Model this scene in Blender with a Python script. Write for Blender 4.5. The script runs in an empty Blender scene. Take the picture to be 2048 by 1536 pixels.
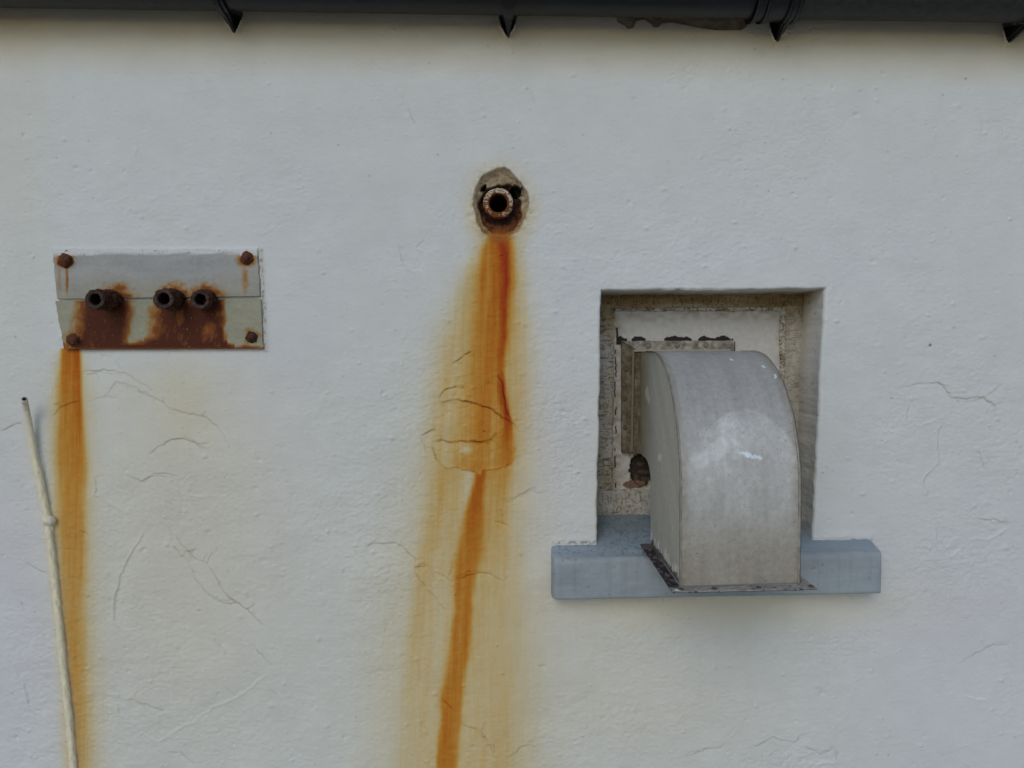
import bpy, math
import numpy as np
PI = math.pi
S = bpy.context.scene
COL = S.collection

# ------------------------------------------------------------------ camera, sky, sun
CAM_H = 1.65
F = 1500.0                       # focal length in photo pixels (2048 wide)
CY = 702.0                       # image row on the camera's level
PITCH = math.atan((768 - CY) / F)
cam_d = bpy.data.cameras.new('camera')
cam = bpy.data.objects.new('camera', cam_d)
COL.objects.link(cam)
cam.location = (0, -1.5, CAM_H)
cam.rotation_euler = (math.radians(90) - PITCH, 0, 0)
cam_d.sensor_width = 36
cam_d.lens = 36 * F / 2048
cam_d.clip_start = 0.01
cam_d.clip_end = 500
S.camera = cam

SUN_EL, SUN_AZ = math.radians(33), math.radians(-18)      # azimuth from straight behind the camera, negative = left
w = bpy.data.worlds.new('World'); S.world = w; w.use_nodes = True
nt = w.node_tree
sky = nt.nodes.new('ShaderNodeTexSky'); sky.sky_type = 'NISHITA'; sky.sun_disc = False
sky.sun_elevation = SUN_EL; sky.sun_rotation = PI - SUN_AZ
sky.air_density = 1.0; sky.dust_density = 1.2; sky.ozone_density = 2.0
nt.links.new(sky.outputs[0], nt.nodes['Background'].inputs[0])
nt.nodes['Background'].inputs[1].default_value = 0.15
sd = bpy.data.lights.new('sun', 'SUN'); sd.energy = 0.75; sd.angle = math.radians(30); sd.color = (1, .985, .96)
sun = bpy.data.objects.new('sun', sd); COL.objects.link(sun)
sun.location = (1, -4, 5)
sun.rotation_euler = (PI / 2 - SUN_EL, 0, SUN_AZ)
S.view_settings.view_transform = 'Standard'; S.view_settings.look = 'None'
S.view_settings.gamma = 1; S.view_settings.exposure = -0.56
S.render.engine = 'CYCLES'

# ------------------------------------------------------------------ pixel <-> place
cp, sp = math.cos(PITCH), math.sin(PITCH)
def P(px, py, d=0.0):
    """point on the plane d metres in front of the wall (y = -d) seen at a photo pixel"""
    x = (np.asarray(px, float) - 1024) / F; y = -(np.asarray(py, float) - 768) / F
    dy = cp + y * sp; dz = -sp + y * cp
    t = (1.5 - np.asarray(d, float)) / dy
    return x * t, -np.asarray(d, float) + 0 * t, CAM_H + dz * t
def proj(X, Y, Z):
    a = Y + 1.5; b = Z - CAM_H
    f = a * cp - b * sp; u = a * sp + b * cp
    return 1024 + F * X / f, 768 - F * u / f

# ------------------------------------------------------------------ noise
_lat = {}
def vnoise(x, y, seed=0):
    if seed not in _lat: _lat[seed] = np.random.RandomState(seed + 11).rand(256, 256).astype(np.float32)
    L = _lat[seed]
    xi = np.floor(x).astype(np.int64); yi = np.floor(y).astype(np.int64)
    fx = (x - xi).astype(np.float32); fy = (y - yi).astype(np.float32)
    fx = fx * fx * (3 - 2 * fx); fy = fy * fy * (3 - 2 * fy)
    x0 = xi & 255; x1 = (xi + 1) & 255; y0 = yi & 255; y1 = (yi + 1) & 255
    return (L[y0, x0] * (1 - fx) + L[y0, x1] * fx) * (1 - fy) + (L[y1, x0] * (1 - fx) + L[y1, x1] * fx) * fy
def fbm(x, y, o=4, seed=0):
    s = 0; a = .5; t = 0
    for i in range(o):
        s = s + a * vnoise(x * 2 ** i + 17.3 * i, y * 2 ** i + 9.1 * i, seed + i); t += a; a *= .5
    return s / t * 2 - 1                                    # about -1..1
def ss(a, b, x):
    t = np.clip((x - a) / (b - a), 0, 1); return t * t * (3 - 2 * t)
def bump(x, y, cx, cy, rx, ry): return np.exp(-(((x - cx) / rx) ** 2 + ((y - cy) / ry) ** 2))

# ------------------------------------------------------------------ meshes
def mesh_obj(name, verts, faces, mat, parent=None, col=None, smooth=True):
    verts = np.asarray(verts, np.float32)
    me = bpy.data.meshes.new(name)
    if isinstance(faces, np.ndarray):
        n = len(faces); k = faces.shape[1]
        me.vertices.add(len(verts)); me.vertices.foreach_set('co', verts.ravel())
        me.loops.add(n * k); me.loops.foreach_set('vertex_index', faces.astype(np.int32).ravel())
        me.polygons.add(n)
        me.polygons.foreach_set('loop_start', np.arange(0, n * k, k, dtype=np.int32))
        me.update(calc_edges=True)
    else:
        me.from_pydata(verts.tolist(), [], faces); me.update()
    me.polygons.foreach_set('use_smooth', np.full(len(me.polygons), smooth, bool))
    if col is not None:
        c = np.ones((len(verts), 4), np.float32); c[:, :3] = col
        a = me.color_attributes.new('paint', 'FLOAT_COLOR', 'POINT'); a.data.foreach_set('color', c.ravel())
    me.materials.append(mat); me.validate()
    o = bpy.data.objects.new(name, me); COL.objects.link(o)
    if parent is not None: o.parent = parent
    return o
def tag(o, label=None, cat=None, group=None, kind=None):
    for k, v in (('label', label), ('category', cat), ('group', group), ('kind', kind)):
        if v: o[k] = v
    return o
def recenter(parent_empty, child):
    """keep world coordinates of a child under a moved empty"""
    child.matrix_parent_inverse = parent_empty.matrix_world.inverted()
def thing(name, loc, label, cat, group=None):
    o = bpy.data.objects.new(name, None); COL.objects.link(o); o.empty_display_size = .05
    o.location = loc; bpy.context.view_layer.update()
    return tag(o, label, cat, group)
def part(o, parent):
    o.parent = parent; o.matrix_parent_inverse = parent.matrix_world.inverted(); return o
def gridfaces(nr, nc, wrap=False):
    i = np.arange(nr - 1)[:, None]; j = np.arange(nc if wrap else nc - 1)[None, :]
    j2 = (j + 1) % nc
    f = np.stack([i * nc + j, i * nc + j2, (i + 1) * nc + j2, (i + 1) * nc + j], -1)
    return f.reshape(-1, 4)

# ------------------------------------------------------------------ materials
def mat(name, base=None, rough=.8, attr=False, nscale=60, namt=.12, bump_s=300, bump_d=.0004, spec=.3, metal=0, spots=None, detail=8):
    m = bpy.data.materials.new(name); m.use_nodes = True
    t = m.node_tree; N = t.nodes; L = t.links; b = N['Principled BSDF']
    b.inputs['Roughness'].default_value = rough; b.inputs['Metallic'].default_value = metal
    b.inputs['Specular IOR Level'].default_value = spec
    tc = N.new('ShaderNodeTexCoord')
    if attr:
        a = N.new('ShaderNodeAttribute'); a.attribute_name = 'paint'; src = a.outputs['Color']
    else:
        r = N.new('ShaderNodeRGB'); r.outputs[0].default_value = (*base, 1); src = r.outputs[0]
    n = N.new('ShaderNodeTexNoise'); n.inputs['Scale'].default_value = nscale; n.inputs['Detail'].default_value = detail
    n.inputs['Roughness'].default_value = .65
    L.new(tc.outputs['Object'], n.inputs['Vector'])
    mr = N.new('ShaderNodeMapRange'); mr.inputs[1].default_value = .3; mr.inputs[2].default_value = .7
    mr.inputs[3].default_value = 1 - namt; mr.inputs[4].default_value = 1 + namt
    L.new(n.outputs['Fac'], mr.inputs[0])
    mx = N.new('ShaderNodeMix'); mx.data_type = 'RGBA'; mx.blend_type = 'MULTIPLY'; mx.inputs[0].default_value = 1
    L.new(src, mx.inputs[6])
    L.new(mr.outputs[0], mx.inputs[7])
    out = mx.outputs[2]
    if spots:
        for (sc, thr, c, amt) in spots:
            n2 = N.new('ShaderNodeTexNoise'); n2.inputs['Scale'].default_value = sc; n2.inputs['Detail'].default_value = 3
            L.new(tc.outputs['Object'], n2.inputs['Vector'])
            r2 = N.new('ShaderNodeMapRange'); r2.inputs[1].default_value = thr; r2.inputs[2].default_value = thr + .05
            r2.inputs[3].default_value = 0; r2.inputs[4].default_value = amt
            L.new(n2.outputs['Fac'], r2.inputs[0])
            m2 = N.new('ShaderNodeMix'); m2.data_type = 'RGBA'
            L.new(r2.outputs[0], m2.inputs[0]); L.new(out, m2.inputs[6]); m2.inputs[7].default_value = (*c, 1)
            out = m2.outputs[2]
    L.new(out, b.inputs['Base Color'])
    bn = N.new('ShaderNodeTexNoise'); bn.inputs['Scale'].default_value = bump_s; bn.inputs['Detail'].default_value = 5
    L.new(tc.outputs['Object'], bn.inputs['Vector'])
    bp = N.new('ShaderNodeBump'); bp.inputs['Distance'].default_value = bump_d * 2; bp.inputs['Strength'].default_value = 1
    L.new(bn.outputs['Fac'], bp.inputs['Height']); L.new(bp.outputs[0], b.inputs['Normal'])
    return m
M_wall = mat('painted_render', attr=True, rough=.75, nscale=14, namt=.03, bump_s=420, bump_d=.00028, spec=.25)
M_board = mat('old_painted_board', attr=True, rough=.8, nscale=90, namt=.10, bump_s=350, bump_d=.0004, spec=.2)
M_sill = mat('blue_grey_masonry_paint', attr=True, rough=.6, nscale=30, namt=.06, bump_s=260, bump_d=.0002, spec=.3)
M_plate = mat('weathered_steel_plate', attr=True, rough=.62, nscale=200, namt=.07, bump_s=500, bump_d=.0001, spec=.18,
              spots=[(420, .69, (.02, .015, .01), .7)])
M_duct = mat('weathered_grey_duct', attr=True, rough=.55, nscale=110, namt=.12, metal=.08, bump_s=600, bump_d=.00012, spec=.3,
             spots=[(420, .66, (.07, .06, .05), .7), (300, .69, (.65, .65, .62), .5), (190, .66, (.22, .20, .17), .45)])
M_rust = mat('flaking_rust', attr=True, rough=.85, nscale=140, namt=.35, bump_s=220, bump_d=.0009, spec=.15)
M_black = mat('black_gutter_plastic', (.0075, .0085, .010), rough=.34, nscale=20, namt=.3, bump_s=60, bump_d=.0004, spec=.35)
M_greyblack = mat('faded_black_plastic', (.030, .030, .029), rough=.5, nscale=90, namt=.35, bump_s=60, bump_d=.0004, spec=.3)
M_cream = mat('cream_painted_metal', attr=True, rough=.7, nscale=80, namt=.08, bump_s=200, bump_d=.0006, spec=.3)
M_ground = mat('concrete_ground', (.44, .41, .36), rough=.9, nscale=3, namt=.2, bump_s=80, bump_d=.001)
M_slate = mat('roof_slate', (.08, .085, .09), rough=.7, nscale=6, namt=.3, bump_s=40, bump_d=.002)
M_dark = mat('dark_void', (.012, .010, .009), rough=1, bump_s=100)

# ------------------------------------------------------------------ painting the wall: relief (mm) and stains on a raster of wall millimetres
X0, Y0, CW, CH = -140, -140, 2330, 1820
gx, gy = np.meshgrid(np.arange(CW, dtype=np.float32) + X0, np.arange(CH, dtype=np.float32) + Y0)
rng = np.random.RandomState(5)
H = np.zeros((CH, CW), np.float32)
K = np.zeros((CH, CW), np.float32)                 # rust density, plus the brown of the painted sill shadow
DIRT_SHADE = np.zeros((CH, CW), np.float32)              # brown-grey dirt density, also carries the shadow painted under the sill
CRK = np.zeros((CH, CW), np.float32)               # crack grime

rough_mask = np.clip(.5 + 1.1 * fbm(gx / 260, gy / 260, 3, 40), .15, 1.3) * (.55 + .45 * ss(60, 500, gy))
H += 1.6 * fbm(gx / 330, gy / 260, 3, 1)
H += 1.5 * fbm(gx / 85, gy / 55, 3, 5) * (.5 + .5 * rough_mask)
H += .65 * fbm(gx / 24, gy / 14, 4, 9) * rough_mask
H += .52 * fbm(gx / 7.5, gy / 4.6, 2, 14) * (.25 + .75 * rough_mask)
# scars: ridged noise in patches
for (cx, cy, rx, ry, a) in ((1120, 830, 60, 90, 1.2), (1130, 950, 60, 50, 1.2), (1370, 130, 50, 50, .9), (1480, 130, 50, 50, .9), (1600, 70, 70, 40, 1.3),
                            (820, 515, 70, 50, .6), (60, 1000, 90, 160, .8), (1900, 1120, 160, 80, .9), (1960, 900, 120, 140, .7), (790, 1150, 70, 70, .9),
                            (1600, 1290, 180, 45, 1.1), (1300, 1290, 120, 50, .7), (1560, 1520, 140, 30, 1.6), (1500, 330, 120, 120, .6), (1060, 420, 60, 70, .7),
                            (900, 430, 60, 60, .6), (1600, 500, 300, 60, .5), (1640, 250, 60, 120, .6), (230, 1010, 70, 110, .8), (1000, 500, 50, 40, 1.0),
                            (1780, 870, 60, 70, .8), (450, 620, 40, 60, .0), (1100, 1050, 60, 50, .8), (790, 1360, 60, 60, .6)):
    x0, x1 = int(cx - 2 * rx - X0), int(cx + 2 * rx - X0); y0, y1 = int(cy - 2 * ry - Y0), int(cy + 2 * ry - Y0)
    x0, y0 = max(0, x0), max(0, y0); x1, y1 = min(CW, x1), min(CH, y1)
    sx, sy = gx[y0:y1, x0:x1], gy[y0:y1, x0:x1]
    r = 1 - np.abs(fbm(sx / 16, sy / 12, 3, 60 + int(cx) % 7)) * 5
    H[y0:y1, x0:x1] -= a * .8 * np.clip(r, 0, 1) * bump(sx, sy, cx, cy, rx, ry)
# pimples and chips
def stamp(arr, cx, cy, r, a, ax=1.0):
    q = int(r * 3 + 2); xi, yi = int(cx - X0), int(cy - Y0)
    if xi - q < 0 or yi - q < 0 or xi + q >= CW or yi + q >= CH: return
    sl = (slice(yi - q, yi + q), slice(xi - q, xi + q))
    arr[sl] += a * np.exp(-((gx[sl] - cx) ** 2 / ax ** 2 + (gy[sl] - cy) ** 2) / r ** 2)
n = 0
while n < 4300:
    cx, cy = rng.uniform(-60, 2110), rng.uniform(60, 1600)
    m_ = rough_mask[int(cy - Y0), int(cx - X0)]
    if rng.rand() > .15 + .7 * m_ ** 2: continue
    n += 1
    big = rng.rand() < .10
    r = rng.uniform(2.4, 4.4) if big else rng.uniform(1.1, 2.3)
    stamp(H, cx, cy, r, rng.uniform(.4, 1.3) * (1.5 if big else .8) * (1 if rng.rand() < .75 else -1), rng.uniform(.8, 1.7))
for _ in range(130):
    stamp(CRK, rng.uniform(-60, 2110), rng.uniform(80, 1600), rng.uniform(.8, 1.6), rng.uniform(.2, .9), rng.uniform(.6, 2))
stamp(CRK, 1861, 690, 2.2, 2.6); stamp(CRK, 1932, 157, 1.6, 1.6)

def jag(pts, amp=.24, step=4):
    pts = [np.array(p, float) for p in pts]
    out = [pts[0]]
    for a, b in zip(pts[:-1], pts[1:]):
        d = b - a; L = np.hypot(*d); n = max(1, int(L / step)); nn = np.array([-d[1], d[0]]) / max(L, 1e-6)
        w_ = 0
        for i in range(1, n + 1):
            w_ = .72 * w_ + rng.normal() * amp * step
            off = w_ * (1 if i < n else 0)
            out.append(a + d * i / n + nn * off)
    return out
def edge(pts, kind='d', amp=.55, L=24, grime=.8, seedw=1.0):
    pts = jag(pts)
    tot = sum(np.hypot(*(b - a)) for a, b in zip(pts[:-1], pts[1:])); run = 0
    best = {}
    xs = [p[0] for p in pts]; ys = [p[1] for p in pts]; mg = 60
    x0 = max(0, int(min(xs) - mg - X0)); x1 = min(CW, int(max(xs) + mg - X0)); y0 = max(0, int(min(ys) - mg - Y0)); y1 = min(CH, int(max(ys) + mg - Y0))
    sx, sy = gx[y0:y1, x0:x1], gy[y0:y1, x0:x1]
    D = np.full(sx.shape, 1e6, np.float32); SG = np.zeros_like(D); T = np.zeros_like(D)
    for a, b in zip(pts[:-1], pts[1:]):
        d = b - a; LL = np.hypot(*d)
        if LL < 1e-3: continue
        wx0 = max(0, int(min(a[0], b[0]) - mg - X0) - x0); wx1 = int(max(a[0], b[0]) + mg - X0) - x0
        wy0 = max(0, int(min(a[1], b[1]) - mg - Y0) - y0); wy1 = int(max(a[1], b[1]) + mg - Y0) - y0
        s = (slice(wy0, max(wy1, 0)), slice(wx0, max(wx1, 0)))
        px, py = sx[s] - a[0], sy[s] - a[1]
        if px.size == 0: continue
        t = np.clip((px * d[0] + py * d[1]) / LL ** 2, 0, 1)
        dist = np.hypot(px - t * d[0], py - t * d[1]); cr = d[0] * py - d[1] * px
        m = dist < D[s]
        D[s] = np.where(m, dist, D[s]); SG[s] = np.where(m, np.sign(cr), SG[s]); T[s] = np.where(m, (run + t * LL) / tot, T[s]); run += LL
    env = np.clip(np.sin(np.clip(T, 0, 1) * PI), 1e-4, 1) ** .35 * (.72 + .4 * fbm(T * 6 + xs[0] * .37, T * 0 + ys[0], 2, 77) ** 1)
    env = np.clip(env, 0, 1) * ss(0, .04, T) * ss(0, .04, 1 - T)
    side = SG if kind == 'd' else -SG
    rec = np.where(side > 0, np.exp(-D / L), 0) * ss(56, 34, D) * ss(0, 1.2, D)
    H[y0:y1, x0:x1] -= amp * rec * env * (1.2 if kind == 'd' else 1.0)
    H[y0:y1, x0:x1] += (.25 * amp) * np.where(side < 0, np.exp(-D / 3.0), 0) * env
    if kind == 'l':
        H[y0:y1, x0:x1] += 1.1 * np.exp(-((D - 1.5) / 1.6) ** 2) * env * (.7 + .5 * fbm(sx / 10, sy / 10, 2, 79))
    if kind == 'd':
        H[y0:y1, x0:x1] -= .7 * amp * np.exp(-(D / 1.3) ** 2) * env
        CRK[y0:y1, x0:x1] += grime * np.exp(-(D / 1.05) ** 2) * env * np.clip(.65 + .7 * fbm(sx / 14, sy / 14, 2, 78), .1, 1.3)
DK = [
 [(161,743),(204,739),(248,745),(308,782)], [(177,802),(210,792),(232,763),(259,771),(313,798),(340,817),(378,829),(411,833),(438,858),(455,885),(460,934)],
 [(297,912),(313,896),(340,880),(368,877),(395,890),(425,911)], [(253,948),(283,963),(308,946),(351,950)],
 [(351,950),(357,977),(365,1010),(352,1075),(384,1113),(411,1124),(427,1146),(444,1179),(476,1206),(504,1228),(542,1260)],
 [(338,1048),(346,1092),(378,1124),(389,1157),(417,1190),(444,1206),(476,1206),(530,1254)],
 [(229,1394),(259,1399),(291,1407),(330,1421)], [(509,1288),(525,1309),(544,1331)], [(335,1503),(362,1505),(384,1527)],
 [(879,805),(897,801),(914,799),(946,806),(981,817),(1002,833),(1018,841),(1041,861)], [(879,794),(893,778),(911,773),(930,773)], [(904,727),(925,713),(943,703)],
 [(995,748),(1006,769),(1009,798),(1013,822),(1020,841)], [(864,884),(886,880),(904,885),(925,882),(953,884),(978,880),(995,864)], [(841,871),(858,863),(874,857)],
 [(728,1095),(749,1086),(798,1089),(831,1118),(828,1133),(850,1131),(869,1144),(888,1151),(910,1163)], [(828,1136),(850,1170),(869,1193),(889,1219)],
 [(910,1157),(933,1151),(963,1145),(985,1151),(1011,1166)], [(884,1397),(910,1421)], [(918,1444),(948,1457),(970,1474),(985,1504),(993,1519)],
 [(1008,998),(1026,996),(1075,973)], [(1000,1016),(1006,1031),(1004,1050)], [(724,1110),(738,1136),(726,1148)], [(1019,1515),(1038,1496),(1060,1489),(1075,1496)],
 [(1791,778),(1814,773),(1847,768),(1876,765),(1889,775),(1902,796),(1928,798),(1967,793),(1983,804),(1993,817),(1991,850)], [(1951,1037),(1977,1039),(2000,1044),(2021,1044)],
 [(1957,902),(1964,921),(1969,938)], [(1366,1515),(1395,1504),(1415,1498),(1448,1495)], [(1506,1494),(1546,1473),(1564,1482),(1587,1486),(1606,1469),(1622,1467)],
 [(1587,1486),(1569,1506),(1544,1523)], [(1610,1490),(1640,1508),(1668,1496),(1674,1520)], [(0,863),(25,851),(45,846)], [(55,1124),(96,1149)],
 [(160,1060),(172,1064),(178,1075)], [(104,832),(120,815),(160,800)], [(798,1210),(772,1260),(764,1300)], [(1920,1326),(1960,1305),(1990,1290),(2020,1292)],
 [(990,1042),(1018,1050)], [(1450,840),(1460,842)], [(812,200),(826,240),(834,250)], [(1660,1350),(1648,1400)]]
LT = [
 [(188,950),(191,988),(226,1010),(259,1026)], [(297,1048),(259,1113),(240,1157),(229,1206),(229,1244),(248,1260),(286,1255)],
 [(229,1399),(237,1424),(264,1445),(286,1467),(312,1483),(340,1467),(379,1448),(411,1424),(455,1402),(487,1386),(520,1358),(542,1342)],
 [(376,988),(411,996)], [(422,1269),(455,1315)], [(841,871),(849,900),(864,894),(872,917),(893,938),(911,935),(939,942),(962,951)],
 [(962,949),(965,940),(999,936),(1023,928),(1032,907)], [(1791,778),(1807,788),(1817,811),(1814,843)], [(1824,843),(1843,850),(1863,842),(1887,834)],
 [(1887,840),(1876,860),(1876,892),(1879,925),(1856,948),(1847,967),(1855,992),(1886,987)], [(1860,1042),(1871,1053),(1873,1075),(1900,1096)],
 [(1935,1079),(1954,1075),(1970,1079),(1987,1075),(2019,1052)], [(1612,1527),(1672,1523)], [(25,1331),(50,1381),(61,1417),(86,1432)],
 [(795,492),(805,527),(823,541),(844,544)], [(830,493),(846,507)], [(1900,1112),(1925,1098)], [(1115,825),(1135,832),(1150,850)], [(1925,1388),(1975,1402)],
 [(20,1185),(40,1200),(50,1220)]]
for p in DK:
    edge(p, 'd', amp=1.25, L=16, grime=.55)
    q = np.array(p, float); ln_ = np.hypot(*np.diff(q, axis=0).T).sum()
    if ln_ > 70:
        for _ in range(int(ln_ / 55)):                       # short side branches and doubled hairlines
            i = rng.randint(0, len(q) - 1); t = rng.rand(); b0 = q[i] * (1 - t) + q[i + 1] * t; a = rng.uniform(0, 2 * PI); l = rng.uniform(7, 26)
            b1 = b0 + l * .6 * np.array([math.cos(a), math.sin(a)]); b2 = b1 + l * np.array([math.cos(a + rng.uniform(-.8, .8)), math.sin(a + rng.uniform(-.8, .8))])
            edge([b0, b1, b2], 'd', amp=.7, L=9, grime=.35)
        i = rng.randint(0, max(1, len(q) - 2)); o_ = rng.uniform(3, 6) * rng.choice([-1, 1])
        edge([v + np.array([rng.normal(), o_ + rng.normal()]) for v in q[i:i + 3]], 'd', amp=.6, L=8, grime=.35)
for p in LT: edge(p, 'l', amp=2.0, L=14)
for p in DK[9:15] + LT[5:7]: edge(p, 'd', amp=.4, L=12, grime=.9)
for i in range(34):                                # small hairlines
    cx, cy = rng.uniform(0, 2048), rng.uniform(150, 1536); a = rng.uniform(0, PI); l = rng.uniform(8, 34)
    c_, s_ = math.cos(a), math.sin(a)
    edge([(cx, cy), (cx + l * c_, cy + l * s_), (cx + l * 1.8 * c_ - 5, cy + l * 1.7 * s_ + 6)], 'd' if i % 2 else 'l', amp=.3, L=8, grime=.3)

H *= 1.38
# --- rust runs
def sig(v): return 1 / (1 + np.exp(-np.clip(v, -30, 30)))
def run_down(keys, seed, streak=.35, wob=4, fine=26):
    ks = np.array(keys, float); y = gy[:, 0]
    v = [np.interp(y, ks[:, 0], ks[:, i])[:, None] for i in range(1, 6)]
    xl, xr, sl, sr, k = v
    on = ((y >= ks[0, 0] - 2) & (y <= 1700))[:, None]
    wl = wob * fbm(gy / 60, gx * 0 + seed, 3, seed); wr = wob * fbm(gy / 55, gx * 0 + seed + 3, 3, seed + 1)
    t = (gx - xl) / np.maximum(xr - xl, 1)
    st = 1 + streak * fbm(gx / fine + gy * .004, gy / 420, 3, seed + 2) * 1.6 + .35 * streak * fbm(gx / 4.2 + .5 * fbm(gy / 40, gx * 0, 2, seed + 5), gy / 160, 2, seed + 6)
    jx = 2.5 * (vnoise(gx / 3.1, gy / 90, seed + 7) - .5); wl = wl + jx; wr = wr - jx
    return on * k * sig((gx - xl + wl) / (sl * .72)) * sig((xr - gx + wr) / (sr * .72)) * np.clip(st, .15, 2)
_fb = np.array([(700, 925), (841, 900), (864, 900), (872, 917), (893, 938), (911, 935), (939, 942), (962, 951), (965, 940), (999, 936), (1023, 928), (1032, 915), (1200, 915)], float)
yb = np.interp(gx, _fb[:, 0], _fb[:, 1]) + 1.5 * fbm(gx / 9, gy * 0 + 2, 2, 99)
above = ss(1.5, -1.5, gy - yb); below = 1 - above
# main run: pale halo, orange body, dark core, lower stream
K += run_down([(462,985,1015,5,6,.5),(500,952,1040,9,9,.7),(600,915,1050,14,11,.7),(700,888,1055,16,13,.7),(800,874,1052,14,14,.7),(900,858,1048,14,15,.7),(945,855,1046,16,15,.6),
               (1000,850,1042,16,12,.52),(1100,838,1040,16,12,.48),(1200,828,1038,18,13,.44),(1300,818,1042,20,15,.40),(1400,805,1045,24,17,.37),(1700,780,1050,30,20,.36)], 101, .50)
K += run_down([(480,940,1050,20,14,.10),(700,850,1085,30,24,.22),(1000,800,1080,35,26,.26),(1300,760,1085,40,30,.28),(1700,730,1090,45,30,.3)], 104, .2)
K += run_down([(462,984,1012,3,4,2.4),(500,968,1024,6,6,2.2),(560,958,1028,8,6,2.0),(650,955,1022,8,7,1.9),(750,950,1012,9,8,1.7),(850,945,1014,8,7,1.7),(900,936,1022,12,5,1.4),(960,930,1024,14,5,1.3)], 110, .28, 3, 14) * above
K += run_down([(468,992,1012,3,3,1.0),(505,1003,1016,4,2.5,3.7),(560,1006,1018,4,2.5,4.4),(620,1002,1013,4,2.5,4.0),(680,999,1009,5,2.5,3.2),(740,995,1005,5,2,2.2),(775,998,1009,4,2,3.0),(810,1003,1014,4,2,3.2),(850,1010,1023,5,2,3.4),(900,1008,1026,8,4,1.3),(960,1008,1024,8,4,.7)], 120, .2, 4) * above
K += run_down([(530,935,975,14,14,.25),(700,900,955,14,16,.35),(850,885,950,14,12,.4),(960,880,950,14,12,.4)], 124, .4, 3, 12) * above
K += run_down([(938,957,970,3,2,3.2),(1000,941,969,4,3,2.9),(1050,927,966,5,5,2.5),(1100,916,962,6,6,2.2),(1160,910,948,5,4,2.1),(1220,908,946,5,5,2.1),(1300,900,938,5,5,2.1),(1340,893,930,5,5,2.1),(1400,884,922,4,3,2.2),(1470,878,917,3,3,2.1),(1700,872,908,4,4,2.0)], 130, .22, 5, 11) * below
K += run_down([(915,966,1022,3,6,1.3),(1000,968,1012,5,7,.8),(1060,966,1012,6,8,.5),(1200,950,1010,10,12,.3),(1700,930,1000,16,16,.2)], 134, .35, 3, 12) * below
K += run_down([(900,885,905,6,8,.7),(1000,872,895,8,9,.6),(1060,858,880,9,9,.45),(1150,838,856,9,9,.35),(1300,818,838,10,10,.28),(1700,795,812,12,12,.25)], 138, .5, 5, 9) * below
K -= 1.0 * np.clip(K, 0, 1.2) * bump(gx, gy, 932, 898, 14, 11)          # chip of bare paint
H -= .8 * np.clip(1.6 * bump(gx, gy, 932, 898, 13, 10) - .4, 0, 1)
# left run under the plate
K += run_down([(699,124,159,3,3,3.4),(740,121,161,4,3,3.0),(800,120,164,6,3,2.6),(860,117,168,6,4,2.2),(930,116,170,6,5,1.9),(1000,117,170,7,6,1.55),(1100,120,169,7,6,1.25),(1200,124,168,7,8,1.15),(1300,130,170,7,8,1.1),(1400,137,172,7,8,1.15),(1700,148,178,8,9,1.2)], 150, .22, 3, 10)
K += run_down([(699,148,160,3,2,1.6),(780,152,163,4,2,1.0),(880,158,168,4,3,.4),(1000,160,170,5,4,0)], 154, .1, 3)
K += run_down([(705,112,170,9,12,.3),(800,100,180,9,14,.5),(1000,100,185,8,14,.5),(1200,112,190,8,16,.5),(1400,126,196,8,18,.5),(1700,140,205,10,20,.5)], 157, .15)
# faint wash under plate and over the lower left
K += .20 * bump(gx, gy, 350, 1050, 230, 480) * ss(690, 760, gy)
K += .14 * bump(gx, gy, 365, 800, 60, 90) * ss(698, 715, gy) + .07 * ss(120, 60, gx) * ss(1300, 100, gy)
K += .11 * bump(gx, gy, 930, 1300, 330, 400) + .05
K += .16 * bump(gx, gy, 1440, 1215, 330, 55) + .1 * bump(gx, gy, 1300, 1400, 330, 150)  # first term: warm tint of the shadow painted below the sill
K = np.clip(K, 0, 9); K = K * (1 + .15 * fbm(gx / 3.4, gy / 70, 3, 190) + .10 * fbm(gx / 9, gy / 9, 3, 192)) * (1 + 1.3 * np.clip(CRK, 0, 1) * ss(.5, 1.5, K)); K = K * (1 + .12 * ss(.5, 2, K))
# --- dirt under the gutter, shadow painted under the sill
ge = 20 + gx * .0151
DIRT_SHADE += .75 * np.clip(1 - (gy - ge - 36) / 92, 0, 1) ** 1.1 * (1 + .22 * fbm(gx / 120, gy / 25, 3, 200)) * (gy > -999) - 0
DIRT_SHADE = np.minimum(DIRT_SHADE, .95)
DIRT_SHADE += .18 * bump(gx, gy, 1440, 1200, 340, 35)  # soft brownish shadow of the sill, painted into the wall colour
for bx, by in ((470, 66), (1015, 75), (1552, 83), (2018, 86)):
    DIRT_SHADE += .5 * bump(gx, gy, bx, by, 22, 16) * np.clip(.6 + fbm(gx / 7, gy / 7, 2, 210), 0, 1)

base = np.array([.672, .715, .718], np.float32)
lav = .9 * bump(gx, gy, 10, 1300, 120, 380) + .8 * bump(gx, gy, 2050, 1350, 420, 400) + .55 * bump(gx, gy, 1110, 850, 90, 330) + .35 * bump(gx, gy, 1500, 520, 500, 120) + .4 * bump(gx, gy, 560, 700, 90, 300)
lav = np.clip(lav, 0, 1)[..., None]
C = base * (1 + np.array([.0, -.025, .055]) * lav) * (1 + .032 * fbm(gx / 180, gy / 140, 3, 220) + .014 * fbm(gx / 28, gy / 22, 3, 226))[..., None]
TR = np.array([.935, .685, .33], np.float32)
C = C * TR ** K[..., None]
C *= (1 - .10 * ss(2.2, 5.5, K))[..., None]
C = C * np.array([.86, .72, .50], np.float32) ** DIRT_SHADE[..., None]
C = C * np.array([.50, .42, .33], np.float32) ** np.clip(CRK, 0, 1.6)[..., None]

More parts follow.
